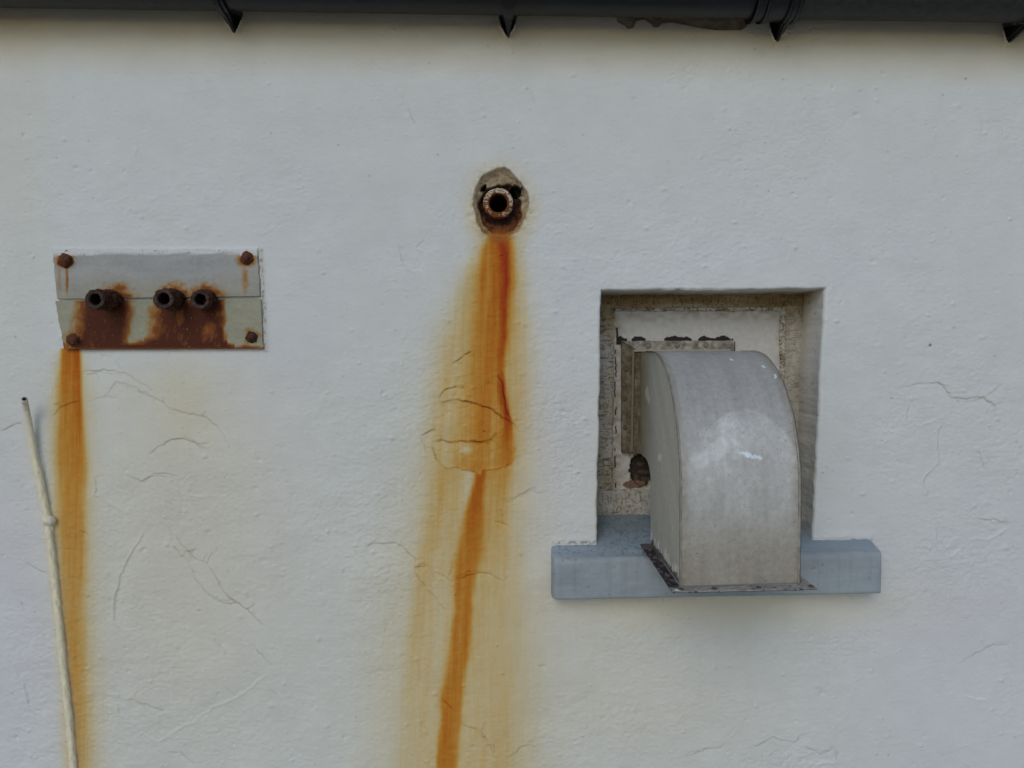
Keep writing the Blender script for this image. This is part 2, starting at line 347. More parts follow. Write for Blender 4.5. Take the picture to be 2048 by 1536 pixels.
# --- crater round the old pipe
ang = np.arctan2(gy - 405, gx - 1000)
def egg(cx, cy, rx, ryu, ryd, wob, seed):
    a = np.arctan2(gy - cy, gx - cx); r = np.hypot((gx - cx) / rx, (gy - cy) / np.where(gy < cy, ryu, ryd))
    return r * (1 + wob * fbm(np.cos(a) * 2.4 + 9, np.sin(a) * 2.4 + 9, 3, seed))
q1 = egg(1001, 405, 57, 62, 68, .10, 300); q1 = q1 - .17 * bump(gx, gy, 1006, 338, 22, 26) + .10 * bump(gx, gy, 1048, 350, 22, 22); q2 = egg(998, 410, 43, 44, 58, .16, 305)
bump_up = bump(gx, gy, 1003, 345, 26, 18)
lay = 1 - np.abs(fbm(q1 * 9, ang * 2.0 + q1, 2, 310)) * 3.0
win = (q1 < 1.6)
H += np.where(win, 2.0 * np.exp(-((q1 - 1.02) / .10) ** 2) * (.6 + .5 * fbm(gx / 9, gy / 9, 2, 311)), 0)
H -= 9 * ss(1.05, .75, q1) + 1.6 * ss(1.0, .9, q1) * np.clip(lay, 0, 1)
H -= 14 * ss(1.04, .93, q2) * (1 + .3 * fbm(gx / 8, gy / 8, 2, 312))
H -= 26 * ss(1.0, .8, np.hypot(gx - 1030, gy - 381) / 13 * (1 + .4 * fbm(gx / 5, gy / 5, 2, 313)))
H -= 22 * ss(1.0, .8, np.hypot((gx - 967 - .5 * (373 - gy)) / .6, gy - 374) / 8 * (1 + .4 * fbm(gx / 5, gy / 5, 2, 314)))
rr = np.hypot(gx - 998, gy - 405)
H = np.where(rr < 27, -130, H)
cr_col = (np.array([.41, .325, .20]) * (1 - ss(400, 470, gy))[..., None] + np.array([.40, .25, .10]) * ss(400, 470, gy)[..., None]) * (1 + .35 * fbm(gx / 10, gy / 8, 3, 320))[..., None]
_cl = np.abs(np.mod(q1 * 7 + 1.3 * fbm(gx / 12, gy / 12, 3, 325), 1) - .5) * 2
cr_col = cr_col * (1 - .62 * ss(.30, .0, _cl) * (q1 < 1.04) - .25 * np.clip(np.sin(ang * 1.0 - .4), 0, 1) * 0)[..., None]
a1 = (ss(1.05, .97, q1) * 1.0 + .3 * ss(1.3, 1.0, q1) * (fbm(gx / 6, gy / 6, 2, 321) > .05))[..., None]; a1 = np.clip(a1, 0, 1)
C = C * (1 - a1) + cr_col * a1 * (.8 + .2 * np.clip(lay, 0, 1)[..., None])
ru_col = np.array([.12, .037, .012]) * (1 + .8 * fbm(gx / 6, gy / 5, 3, 322))[..., None]
_rr = np.hypot(gx - 998, gy - 407)
ru_col = ru_col * (1 - .78 * ss(47, 36, _rr + 5 * fbm(gx / 6, gy / 6, 2, 326)))[..., None]
a2 = ss(1.05, .96, q2)[..., None]
C = C * (1 - a2) + ru_col * a2
yl = (.55 * ss(1.75, .95, q1) * (.45 + .55 * ss(380, 450, gy)))[..., None]; C = np.where((q1 > 1.0)[..., None], C * np.array([.97, .80, .50]) ** (yl * 1.3), C)
a3 = np.clip(bump(gx, gy, 999, 472, 21, 13) * 1.3, 0, 1)[..., None]
C = C * (1 - a3) + np.array([.37, .125, .018]) * a3
dk = (ss(1.1, .9, np.hypot(gx - 1030, gy - 381) / 13) + ss(1.1, .9, np.hypot((gx - 967 - .5 * (373 - gy)) / .6, gy - 374) / 8))[..., None]
C = C * (1 - np.clip(dk, 0, 1)) + np.array([.01, .008, .006]) * np.clip(dk, 0, 1)

# --- torn plaster at the gutter, holes round the brackets
def poly_mask(pts):
    pts = np.array(pts, float); m = np.zeros(gx.shape, bool)
    x0, x1 = int(pts[:, 0].min() - X0) - 1, int(pts[:, 0].max() - X0) + 2; y0, y1 = max(0, int(pts[:, 1].min() - Y0) - 1), int(pts[:, 1].max() - Y0) + 2
    sx, sy = gx[y0:y1, x0:x1], gy[y0:y1, x0:x1]; mm = np.zeros(sx.shape, bool)
    for (ax, ay), (bx, by) in zip(pts, np.roll(pts, -1, 0)):
        if ay == by: continue
        mm ^= ((ay > sy) != (by > sy)) & (sx < (bx - ax) * (sy - ay) / (by - ay) + ax)
    m[y0:y1, x0:x1] = mm; return m
torn = poly_mask([(1230,0),(1236,42),(1248,47),(1258,56),(1267,53),(1272,40),(1290,36),(1300,42),(1308,51),(1317,52),(1325,44),(1345,42),(1375,48),(1405,54),(1440,59),(1480,59),(1492,52),(1500,42),(1504,0)])
H -= np.where(torn, 5, 0)
tc_ = np.array([.33, .26, .17]) * (1 + .5 * fbm(gx / 14, gy / 7, 3, 330))[..., None]
C = np.where(torn[..., None], tc_, C)
rim_ = torn ^ (np.roll(torn, 2, 0)); C = np.where((np.roll(torn, 2, 0) & ~torn)[..., None], np.array([.5, .45, .34]), C)
HOLES = [(470, 64, -26, 15), (1015, 73, -18, 20), (1552, 81, -15, 30), (2016, 83, -12, 34)]
for bx, by, l, r in HOLES:
    hm = poly_mask([(bx, by), (bx + 2, by - 3), (bx + r * .55, by - 18), (bx + r, 26), (bx + r, -40), (bx + l, -40), (bx + l, 26), (bx + l * .6, by - 20), (bx - 2, by - 3)])
    big = np.zeros_like(hm)
    for dx_ in (-3, 0, 3):
        for dy_ in (0, 3): big |= np.roll(np.roll(hm, dx_, 1), dy_, 0)
    ring = big & ~hm & (gy > by - 24) & (fbm(gx / 5, gy / 5, 2, 340) > -.5)
    C = np.where(ring[..., None], np.array([.78, .74, .60]), C); H += np.where(ring, 1.6, 0)
    H = np.where(hm, -28, H); C = np.where(hm[..., None], np.array([.012, .010, .008]), C)
# --- raised cream bead round the plate, lumps over the sill
bead = np.exp(-((gx - (520 + (gy - 500) * .055)) / 5.5) ** 2) * ss(492, 500, gy) * ss(706, 700, gy)
H += 3.2 * bead * (1 + .35 * fbm(gx / 5, gy / 9, 3, 350))
H += 2.0 * np.exp(-((gy - 498) / 3.5) ** 2) * ss(104, 110, gx) * ss(530, 520, gx) * (1 + .5 * fbm(gx / 9, gy / 4, 2, 351))
bc = (np.clip(bead, 0, 1) * (fbm(gx / 4, gy / 10, 3, 352) > -.25) * .6)[..., None]
C = C * (1 - bc) + np.array([.66, .60, .44]) * bc
bc2 = (np.clip(bead * 1.3, 0, 1) * (fbm(gx / 3.2, gy / 8, 3, 353) > .32) * .7)[..., None]
C = C * (1 - bc2) + np.array([.17, .16, .12]) * bc2
H += 3.0 * np.exp(-((gy - 1072) / 9) ** 2) * ss(1640, 1650, gx) * ss(1752, 1740, gx) * (1 + .5 * fbm(gx / 11, gy / 6, 3, 360))
H += 2.0 * np.exp(-((gy - 1083) / 8) ** 2) * ss(1098, 1110, gx) * ss(1200, 1190, gx) * (1 + .6 * fbm(gx / 12, gy / 6, 3, 361))
H += 2.2 * np.exp(-((gx - 76) / 9 ) ** 2) * 0
sg = (np.exp(-((gy - (1085 - (gx - 1100) * .009)) / 3.0) ** 2) * (((gx > 1104) & (gx < 1200)) | ((gx > 1700) & (gx < 1745))) * (fbm(gx / 6, gy / 4, 2, 362) > .0) * .75)[..., None]
C = C * (1 - sg) + np.array([.13, .17, .22]) * sg
# painted-in conduit: render swelling beside it
cpts = np.array([(48, 797), (58, 850), (68, 905), (78, 950), (88, 1000), (98, 1040), (103, 1100), (110, 1160), (119, 1250), (128, 1340), (138, 1430), (147, 1536), (160, 1700)], float)
cx_at = np.interp(gy, cpts[:, 1], cpts[:, 0])
H += 6.0 * np.exp(-((gx - cx_at) / 10) ** 2) * (1 + .35 * fbm(gx / 12, gy / 14, 3, 370)) * ss(850, 950, gy)
wedge = np.exp(-((gx - (70 + (gy - 870) * .22)) / 5) ** 2) * ss(850, 890, gy) * ss(948, 938, gy)
H += 5 * wedge
cc = (np.exp(-((gx - cx_at) / 10) ** 2) * ss(840, 900, gy) * .8)[..., None]
C = C * (1 - cc) + np.array([.70, .655, .50]) * cc
C = np.clip(C, .003, .85).astype(np.float32)

def sample(A, px, py):
    x = np.clip(px - X0, 0, CW - 1.001); y = np.clip(py - Y0, 0, CH - 1.001)
    xi = x.astype(int); yi = y.astype(int); fx = (x - xi); fy = (y - yi)
    if A.ndim == 3: fx = fx[..., None]; fy = fy[..., None]
    return (A[yi, xi] * (1 - fx) + A[yi, xi + 1] * fx) * (1 - fy) + (A[yi + 1, xi] * (1 - fx) + A[yi + 1, xi + 1] * fx) * fy

# ------------------------------------------------------------------ the house: wall with the niche cut into it
house = thing('house', (0, 0, 0), 'white painted rendered house wall with rust runs and a deep square niche', 'house')
STEP = .00155
def axis(a, b, lo, hi, forced):
    v = list(np.arange(a, b, STEP))
    s, x = STEP, v[-1]
    while x < hi: s *= 1.06; x += s; v.append(min(x, hi))
    s, x = STEP, v[0]
    while x > lo: s *= 1.06; x -= s; v.insert(0, max(x, lo))
    v = np.array(v); idx = []
    for f in forced:
        i = int(np.argmin(abs(v - f))); v[i] = f; idx.append(i)
    return v, idx
nxl, nxr = .1785, .6155                                     # niche edges, metres
nzt = float(P(1400, 579)[2]); nzb = float(P(1400, 1102)[2])
xs, (il, ir) = axis(-1.05, 1.05, -3.2, 3.6, [nxl, nxr])
zs, (jb, jt) = axis(CAM_H - .86, CAM_H + .80, 0.0, CAM_H + .825, [nzb, nzt])
nx_, nz_ = len(xs), len(zs)
GX, GZ = np.meshgrid(xs, zs)
def left_edge(z):                                            # wavy edges of the opening
    t = (nzt - z) / (nzt - nzb)
    return (P(1206, 0)[0] - t * .007 + .0020 * fbm(z * 40, z * 0 + 3, 3, 400)) - nxl
def right_edge(z):
    t = (nzt - z) / (nzt - nzb)
    return (.622 - t * .016 + .0020 * fbm(z * 44, z * 0 + 7, 3, 401)) - nxr
def top_edge(x): return .0018 * fbm(x * 48, x * 0 + 5, 3, 402) + (x - .4) * .006
inz = ss(nzb - .05, nzb, GZ) * ss(nzt + .05, nzt, GZ); inx = ss(nxl - .05, nxl, GX) * ss(nxr + .05, nxr, GX)
WX = GX + inz * (left_edge(np.clip(GZ, nzb, nzt)) * np.exp(-((GX - nxl) / .03) ** 2) + right_edge(np.clip(GZ, nzb, nzt)) * np.exp(-((GX - nxr) / .03) ** 2))
WZ = GZ + inx * top_edge(GX) * np.exp(-((GZ - nzt) / .03) ** 2)
px, py = proj(WX, 0 * WX, WZ)
def refl(v, a, b):                                           # relief goes on outside the painted area
    v = np.where(v < a, 2 * a - v, v); v = np.where(v > b, 2 * b - v, v); return v
hh = sample(H, refl(px, -130, 2180), refl(py, -4000, 1670)) * .001
fade = ss(3.2, 1.3, np.abs(GX))
# bullnose round the opening
ex = np.maximum(np.maximum(nxl - GX, GX - nxr), 0); ez = np.maximum(np.maximum(nzb - GZ, GZ - nzt), 0)
e = np.hypot(ex, ez); r0 = .0055
rb = np.where(e < r0, r0 - np.sqrt(np.clip(r0 ** 2 - (r0 - e) ** 2, 0, None)), 0)
hole_in = (GX > nxl) & (GX < nxr) & (GZ > nzb) & (GZ < nzt)
V = np.stack([WX, -(hh) + rb, WZ], -1).reshape(-1, 3)
colv = sample(C, px, py).reshape(-1, 3)
f = gridfaces(nz_, nx_)
fi, fj = np.divmod(np.arange(len(f)), nx_ - 1)
keep = ~((fj >= il) & (fj < ir) & (fi >= jb) & (fi < jt))
f = f[keep]
# loop of the opening, extruded backwards in rings
loop = [jb * nx_ + i for i in range(il, ir)] + [j * nx_ + ir for j in range(jb, jt)] + [jt * nx_ + i for i in range(ir, il, -1)] + [j * nx_ + il for j in range(jt, jb, -1)]
loop = np.array(loop); nl = len(loop)
depths = list(np.linspace(.007, .128, 60))
Vs = [V]; cs = [colv]; prev = loop; fs = [f]; base_i = len(V)
P0 = V[loop].copy(); arc = np.cumsum(np.r_[0, np.linalg.norm(np.diff(P0[:, [0, 2]], axis=0), axis=1)])
isr = np.zeros(nl, bool); isr[(ir - il):(ir - il) + (jt - jb)] = True
istop = np.zeros(nl, bool); istop[(ir - il) + (jt - jb):2 * (ir - il) + (jt - jb)] = True
cxm, czm = (nxl + nxr) / 2, (nzt + nzb) / 2
for k, dd in enumerate(depths):
    Q = P0.copy(); Q[:, 1] = dd + .0005 * fbm(arc * 60, arc * 0 + k, 2, 410)
    off = .0008 * fbm(arc * 45, np.full(nl, dd * 30), 3, 411) + .0005 * fbm(arc * 300, np.full(nl, dd * 200), 2, 412) + .002 * ss(.0, .05, dd)
    Q[:, 0] += np.where(isr, off, np.where(istop, 0, 0)); Q[:, 2] += np.where(istop, -off * .7, 0)
    c = np.tile(np.array([.69, .675, .62]), (nl, 1)) * (1 + .06 * fbm(arc * 14, np.full(nl, dd * 14), 3, 413))[:, None]
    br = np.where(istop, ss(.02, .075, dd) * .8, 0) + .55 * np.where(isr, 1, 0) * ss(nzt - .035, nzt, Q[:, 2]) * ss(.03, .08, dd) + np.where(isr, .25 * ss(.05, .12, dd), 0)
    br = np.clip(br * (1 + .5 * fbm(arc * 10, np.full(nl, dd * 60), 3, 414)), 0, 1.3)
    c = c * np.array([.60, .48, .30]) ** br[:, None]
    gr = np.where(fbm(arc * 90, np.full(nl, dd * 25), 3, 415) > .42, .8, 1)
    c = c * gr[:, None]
    idx = base_i + np.arange(nl); base_i += nl
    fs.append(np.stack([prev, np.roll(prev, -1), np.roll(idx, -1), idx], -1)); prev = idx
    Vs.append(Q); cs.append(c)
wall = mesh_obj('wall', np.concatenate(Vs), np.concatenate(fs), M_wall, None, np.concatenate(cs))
part(wall, house)
del gx, gy

# ------------------------------------------------------------------ board and frame closing the niche
def sheet(name, quad, d, nu, nv, hf, cf, m, parent, thick=.003, rim=True, bend=None):
    """thin plate: quad = photo pixels of its corners (tl, tr, br, bl) on the plane d in front of the wall"""
    u, v = np.meshgrid(np.linspace(0, 1, nu), np.linspace(0, 1, nv))
    (ax, ay), (bx, by), (cx_, cy_), (dx, dy) = quad
    px = (ax * (1 - u) + bx * u) * (1 - v) + (dx * (1 - u) + cx_ * u) * v
    py = (ay * (1 - u) + by * u) * (1 - v) + (dy * (1 - u) + cy_ * u) * v
    h = hf(px, py)
    if bend: jx, jy = bend(u, v, px, py); px = px + jx; py = py + jy
    X, Y, Z = P(px, py, d)
    V = np.stack([X, Y - h, Z], -1)
    c = cf(px, py)
    nV = V.reshape(-1, 3); F_ = gridfaces(nv, nu)[:, ::-1]
    # rim and back
    ring = [i for i in range(nu)] + [j * nu + nu - 1 for j in range(1, nv)] + [(nv - 1) * nu + i for i in range(nu - 2, -1, -1)] + [j * nu for j in range(nv - 2, 0, -1)]
    ring = np.array(ring); R = nV[ring].copy(); R[:, 1] = -d + thick
    ids = len(nV) + np.arange(len(ring))
    FF = np.concatenate([F_, np.stack([ring, ids, np.roll(ids, -1), np.roll(ring, -1)], -1)[:, ::-1]])
    col = np.concatenate([c.reshape(-1, 3), c.reshape(-1, 3)[ring] * .9])
    o = mesh_obj(name, np.concatenate([nV, R]), FF, m, None, col)
    return part(o, parent)
def cracks(px, py, s, seed, wdt=.06):
    n1 = fbm(px / s + .6 * fbm(px / s * 2, py / s * 2, 2, seed + 5), py / s, 2, seed); n2 = fbm(px / (s * .8), py / (s * .8) + 20, 2, seed + 9)
    return np.clip(1 - np.minimum(np.abs(n1), np.abs(n2)) / wdt, 0, 1)
def board_h(px, py):
    h = .0006 * fbm(px / 60, py / 60, 3, 500) + .0002 * fbm(px / 5, py / 5, 2, 501)
    hole = ss(1.05, .9, np.hypot((px - 1283) / 24, (py - 938) / 36) * (1 + .35 * fbm(px / 12, py / 12, 3, 502)))
    return h - .012 * hole
def board_c(px, py):
    c = np.array([.55, .54, .505]) * (1 + .04 * fbm(px / 50, py / 30, 3, 503))[..., None]
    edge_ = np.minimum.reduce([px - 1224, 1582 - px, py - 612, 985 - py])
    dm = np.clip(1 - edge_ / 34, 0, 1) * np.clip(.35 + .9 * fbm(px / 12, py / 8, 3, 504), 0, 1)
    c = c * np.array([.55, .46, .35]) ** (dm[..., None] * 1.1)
    fl = ss(6, 0, np.abs(py - 681) - 2 - 4 * fbm(px / 14, py * 0 + 1, 3, 505)) * ((px > 1232) & (px < 1462)) * (py < 684)
    top_line = 678 - 6 * np.clip(fbm(px / 16, px * 0 + 2, 3, 506) + .42 + .9 * bump(px, py * 0, 1445, 0, 16, 1) + .8 * bump(px, py * 0, 1240, 0, 8, 1) + .5 * bump(px, 0 * py, 1268, 0, 9, 1), 0, 2)
    blk = (py > top_line) & (py < 690) & (px > 1232) & (px < 1466) & (top_line < 677.4)
    blk |= (np.abs(px - 1234 - 2 * fbm(py / 9, px * 0, 2, 507)) < 2.2) & (py > 655) & (py < 680)
    blk |= (np.abs(px - 1469) < 1.6) & (py > 684) & (py < 705)
    blk |= (np.abs(px - 1231 - 3 * fbm(py / 12, px * 0, 3, 508)) < 1.3) & (py > 700) & (py < 975) & (fbm(py / 10, px * 0 + 4, 2, 509) > -.1)
    c = np.where(blk[..., None], np.array([.03, .027, .024]), c)
    hm = np.hypot((px - 1283) / 24, (py - 938) / 36) * (1 + .35 * fbm(px / 12, py / 12, 3, 502))
    hc = np.where((fbm(px / 7, py / 7, 2, 510) > .1)[..., None], np.array([.085, .062, .04]), np.array([.035, .026, .02]))
    c = np.where((hm < 1)[..., None], hc, c)
    c = np.where(((hm >= 1) & (hm < 1.14))[..., None], np.array([.42, .37, .26]), c)
    orr = np.hypot((px - 1268) / 22, (py - 969) / 7) * (1 + .3 * fbm(px / 6, py / 6, 2, 511)) < 1
    c = np.where(orr[..., None], np.array([.19, .115, .08]), c)
    return c
board = sheet('blocking_board', [(1196, 590), (1604, 588), (1604, 1046), (1196, 1046)], -.122, 320, 360, board_h, board_c, M_board, house, thick=.006)
def frame_piece(quad, nu, nv, seed, brown, axis_, grime):
    def hf(px, py):
        ck = cracks(px / (.35 if axis_ == 'x' else 1), py / (1 if axis_ == 'x' else .35), 26, seed)
        return .0012 * fbm(px / 20, py / 20, 3, seed + 20) - .0012 * ck
    def cf(px, py):
        c = np.array([.44, .43, .39]) * (1 + .15 * fbm(px / 14, py / 14, 3, seed + 21))[..., None]
        bn = np.clip(brown(px, py), 0, 1.4)
        c = c * np.array([.62, .49, .30]) ** bn[..., None]
        ck = cracks(px / (.35 if axis_ == 'x' else 1), py / (1 if axis_ == 'x' else .35), 26, seed) * grime
        ck2 = cracks(px, py, 15, seed + 3, .045) * grime * (fbm(px / 30, py / 30, 2, seed + 30) > -.2)
        return c * np.array([.35, .29, .22]) ** np.clip(ck + .8 * ck2, 0, 1.3)[..., None]
    def bend(u, v, px, py):
        a = 1.6 * fbm(px / 22, py / 22, 3, seed + 40)
        return (a, 0) if axis_ == 'y' else (0, a)
    return sheet('frame', quad, -.110, nu, nv, hf, cf, M_board, board, thick=.012, bend=bend)
frame_piece([(1190, 578), (1606, 578), (1606, 613), (1190, 617)], 330, 32, 520, lambda x, y: 1.05 + .6 * fbm(x / 70, y / 10, 3, 521) - .3 * ss(606, 614, y), 'x', .8)
frame_piece([(1190, 614), (1229, 617), (1222, 982), (1190, 982)], 30, 300, 530, lambda x, y: .08 + .7 * ss(700, 620, y) + .35 * fbm(x / 12, y / 60, 3, 531) + .25 * ss(850, 980, y), 'y', .9)
frame_piece([(1573, 612), (1606, 612), (1606, 982), (1566, 982)], 30, 300, 540, lambda x, y: .35 * ss(680, 612, y) + .12 + .2 * fbm(x / 12, y / 60, 3, 541), 'y', .45)
frame_piece([(1190, 981), (1606, 981), (1606, 1050), (1190, 1050)], 330, 50, 550, lambda x, y: -.05 + .3 * fbm(x / 50, y / 14, 3, 551), 'x', .75)
# inner cracked mortar fillet
def fillet(quad, nu, nv, seed, ax_):
    def hf(px, py): return .004 * np.sin(np.clip(.5 + 0 * px, 0, 1)) + .0022 * fbm(px / 8, py / 8, 3, seed) - .002 * cracks(px, py, 12, seed + 1, .08)
    def cf(px, py):
        c = np.array([.50, .47, .40]) * (1 + .12 * fbm(px / 9, py / 9, 2, seed + 2))[..., None]
        return c * np.array([.30, .25, .18]) ** np.clip(cracks(px, py, 11, seed + 1, .09) * 1.1 + .25 * (fbm(px / 20, py / 20, 2, seed + 3) > .1), 0, 1.2)[..., None]
    def bend(u, v, px, py):
        a = 2.2 * fbm(px / 16, py / 16, 3, seed + 40)
        return (a, 0) if ax_ == 'y' else (0, a)
    return sheet('mortar_fillet', quad, -.1165, nu, nv, hf, cf, M_board, board, thick=.005, bend=bend)
fillet([(1230, 612), (1576, 611), (1576, 621), (1230, 622)], 280, 12, 560, 'x')
fillet([(1561, 614), (1577, 614), (1572, 980), (1558, 980)], 16, 280, 570, 'y')
fillet([(1219, 616), (1228, 616), (1225, 978), (1215, 978)], 14, 280, 580, 'y')

# ------------------------------------------------------------------ sill
sxl, sxr = .0795, .7245
ns = 430
sx = np.linspace(sxl, sxr, ns)
def sill_z(px_top_l, px_top_r, d): # z of a line given at both ends on plane d
    a = float(P(1117, px_top_l, d)[2]); b = float(P(1769, px_top_r, d)[2]); return lambda x: a + (b - a) * (x - sxl) / (sxr - sxl)
zt_f = sill_z(1117, 1103, .05); zb_f = sill_z(1201, 1188, .05)
rings = []
for x in sx:
    e = min(x - sxl, sxr - x); r1 = .016 if x < .3 else .005
    back = -.1125 if nxl - .007 < x < nxr + .004 else -.012
    dF = .050 - (r1 - math.sqrt(max(0, r1 ** 2 - max(0, r1 - e) ** 2)))
    zt, zb = zt_f(x), zb_f(x); rs = .012; rbm = .005
    slope = .036 / .11
    pts = [(back, zb), (dF - rbm, zb)]
    for a in (30, 60, 90): pts.append((dF - rbm + rbm * math.sin(math.radians(a)), zb + rbm - rbm * math.cos(math.radians(a))))
    for t in np.linspace(0, 1, 34)[1:-1]: pts.append((dF, zb + rbm + (zt - rs - zb - rbm) * t))
    for a in (0, 20, 40, 60, 80): pts.append((dF - rs + rs * math.cos(math.radians(a)), zt - rs + rs * math.sin(math.radians(a))))
    for t in np.linspace(0, 1, 46): dq = dF - rs + (back - dF + rs) * t; pts.append((dq, zt + (dF - rs - dq) * slope))
    rings.append([(x, -d, z) for d, z in pts])
R = np.array(rings); npf = R.shape[1]
ii = np.arange(npf)
nn = fbm(R[..., 0] * 30, R[..., 2] * 60 + R[..., 1] * 60, 3, 600) * .0013 + fbm(R[..., 0] * 260, R[..., 2] * 300 + R[..., 1] * 300, 2, 601) * .00025
R[..., 1] -= nn; R[..., 2] += nn * .6
fS = gridfaces(ns, npf, wrap=True)
capc = []
c = np.tile(np.array([.305, .355, .385]), (ns, npf, 1)) * (1 + .05 * fbm(R[..., 0] * 20, R[..., 2] * 30, 3, 602))[..., None]
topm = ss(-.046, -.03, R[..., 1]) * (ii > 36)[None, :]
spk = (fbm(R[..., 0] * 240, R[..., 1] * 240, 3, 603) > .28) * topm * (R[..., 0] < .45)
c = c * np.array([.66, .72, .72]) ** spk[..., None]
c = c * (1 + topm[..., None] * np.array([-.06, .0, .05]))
c = c * (1 + .13 * fbm(R[..., 0] * 9, R[..., 2] * 24 + R[..., 1] * 20, 4, 605))[..., None]
c = c * (1 + .05 * fbm(R[..., 0] * 10, R[..., 2] * 420, 2, 607) - .07 * ss(.15, .6, fbm(R[..., 0] * 130, R[..., 2] * 9, 3, 608)) * (R[..., 1] < -.045))[..., None]
chip = (fbm(R[..., 0] * 120, R[..., 2] * 160 + R[..., 1] * 160, 3, 606) > .64)
c = np.where(chip[..., None], c * .72, c)
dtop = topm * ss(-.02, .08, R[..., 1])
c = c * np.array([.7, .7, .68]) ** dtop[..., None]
capf = [list(range(npf))[::-1], [(ns - 1) * npf + i for i in range(npf)]]
allf = [list(map(int, q)) for q in fS[:, ::-1]] + [capf[0][::-1], capf[1][::-1]]
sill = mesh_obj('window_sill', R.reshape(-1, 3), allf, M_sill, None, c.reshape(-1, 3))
part(sill, house)

# ------------------------------------------------------------------ roof edge above the gutter, ground
def box(name, x0, x1, y0, y1, z0, z1, m, parent=None, bev=0):
    v = [(x0, y0, z0), (x1, y0, z0), (x1, y1, z0), (x0, y1, z0), (x0, y0, z1), (x1, y0, z1), (x1, y1, z1), (x0, y1, z1)]
    fa = [(0, 3, 2, 1), (4, 5, 6, 7), (0, 1, 5, 4), (1, 2, 6, 5), (2, 3, 7, 6), (3, 0, 4, 7)]
    o = mesh_obj(name, v, fa, m, None, smooth=False)
    if bev:
        b = o.modifiers.new('bevel', 'BEVEL'); b.width = bev; b.segments = 2
    return part(o, parent) if parent is not None else o
rv, rf = [], []
for r in range(8):                                             # slate courses
    z = CAM_H + .80 + r * .13; y = -.055 + r * .16
    for s in range(26):
        x = -3.2 + s * .262 + (r % 2) * .13; b = len(rv)
        for (dx, dy, dz) in ((0, 0, 0), (.256, 0, 0), (.256, .30, .235), (0, .30, .235), (0, 0, .007), (.256, 0, .007), (.256, .30, .242), (0, .30, .242)):
            rv.append((x + dx, y + dy, z + dz))
        rf += [[b, b + 3, b + 2, b + 1], [b + 4, b + 5, b + 6, b + 7], [b, b + 1, b + 5, b + 4], [b + 1, b + 2, b + 6, b + 5], [b + 2, b + 3, b + 7, b + 6], [b + 3, b, b + 4, b + 7]]
part(mesh_obj('roof', rv, rf, M_slate, None, smooth=False), house)
gnd = mesh_obj('ground', [(-40, -60, 0), (40, -60, 0), (40, .02, 0), (-40, .02, 0)], [(0, 1, 2, 3)], M_ground, None, smooth=False)
tag(gnd, kind='structure')

# ------------------------------------------------------------------ gutter
gut = thing('gutter', (0, -.07, CAM_H + .70), 'black half round gutter hung along the top of the white wall', 'gutter')
GD, GR = .056, .051
def tan_z(py):                                                 # centre height so that the lower silhouette falls on py
    x, y, z = P(1024, py, 0); a = math.atan2(float(z) - CAM_H, 1.5)
    D = 1.5 - GD
    zc = math.tan(a) * D
    for _ in range(20): zc = D * math.tan(a + math.asin(GR / math.hypot(D, zc)))
    return CAM_H + zc
def g_z(X): # centre height along the gutter
    pl, pr = tan_z(16), tan_z(47); xl, xr = P(0, 20, GD)[0], P(2048, 45, GD)[0]
    return pl + (pr - pl) * (X - xl) / (xr - xl)
def trough(name, xa, xb, r, m, parent, th=.0025, n=60, wob=.0006, seed=0, a0=-PI, a1=0, nc=40):
    X = np.linspace(xa, xb, n); A = np.linspace(a0, a1, nc)
    XX, AA = np.meshgrid(X, A, indexing='ij')
    rw = r + wob * fbm(XX * 9, AA * 1.5, 3, 700 + seed)
    zc = g_z(XX)
    outer = np.stack([XX, -GD + rw * np.cos(AA), zc + rw * np.sin(AA)], -1)
    inner = np.stack([XX, -GD + (rw - th) * np.cos(AA), zc + (rw - th) * np.sin(AA)], -1)
    ring = np.concatenate([outer, inner[:, ::-1]], 1); k = ring.shape[1]
    F_ = [list(map(int, q)) for q in gridfaces(n, k, wrap=True)]
    F_ += [[i, i + 1, k - 2 - i, k - 1 - i] for i in range(nc - 1)]
    b = (n - 1) * k
    F_ += [[b + i, b + k - 1 - i, b + k - 2 - i, b + i + 1] for i in range(nc - 1)]
    return part(mesh_obj(name, ring.reshape(-1, 3), F_, m, None), parent)
gx_ = lambda px, py=25: float(P(px, py, GD)[0])
trough('gutter_channel', -3.2, gx_(1560), GR, M_black, gut, n=220, seed=1)
trough('gutter_channel', gx_(1562), 3.6, GR - .0008, M_greyblack, gut, n=140, seed=2)
# joint union with raised ribs
un = trough('union', gx_(1500), gx_(1592), GR + .0045, M_black, gut, n=12, th=.004, seed=3)
for p_ in (1503, 1524, 1566, 1585):
    rr_ = trough('rib', gx_(p_), gx_(p_ + 7), GR + .0085, M_black, un, n=3, th=.008, wob=.0002, seed=4)
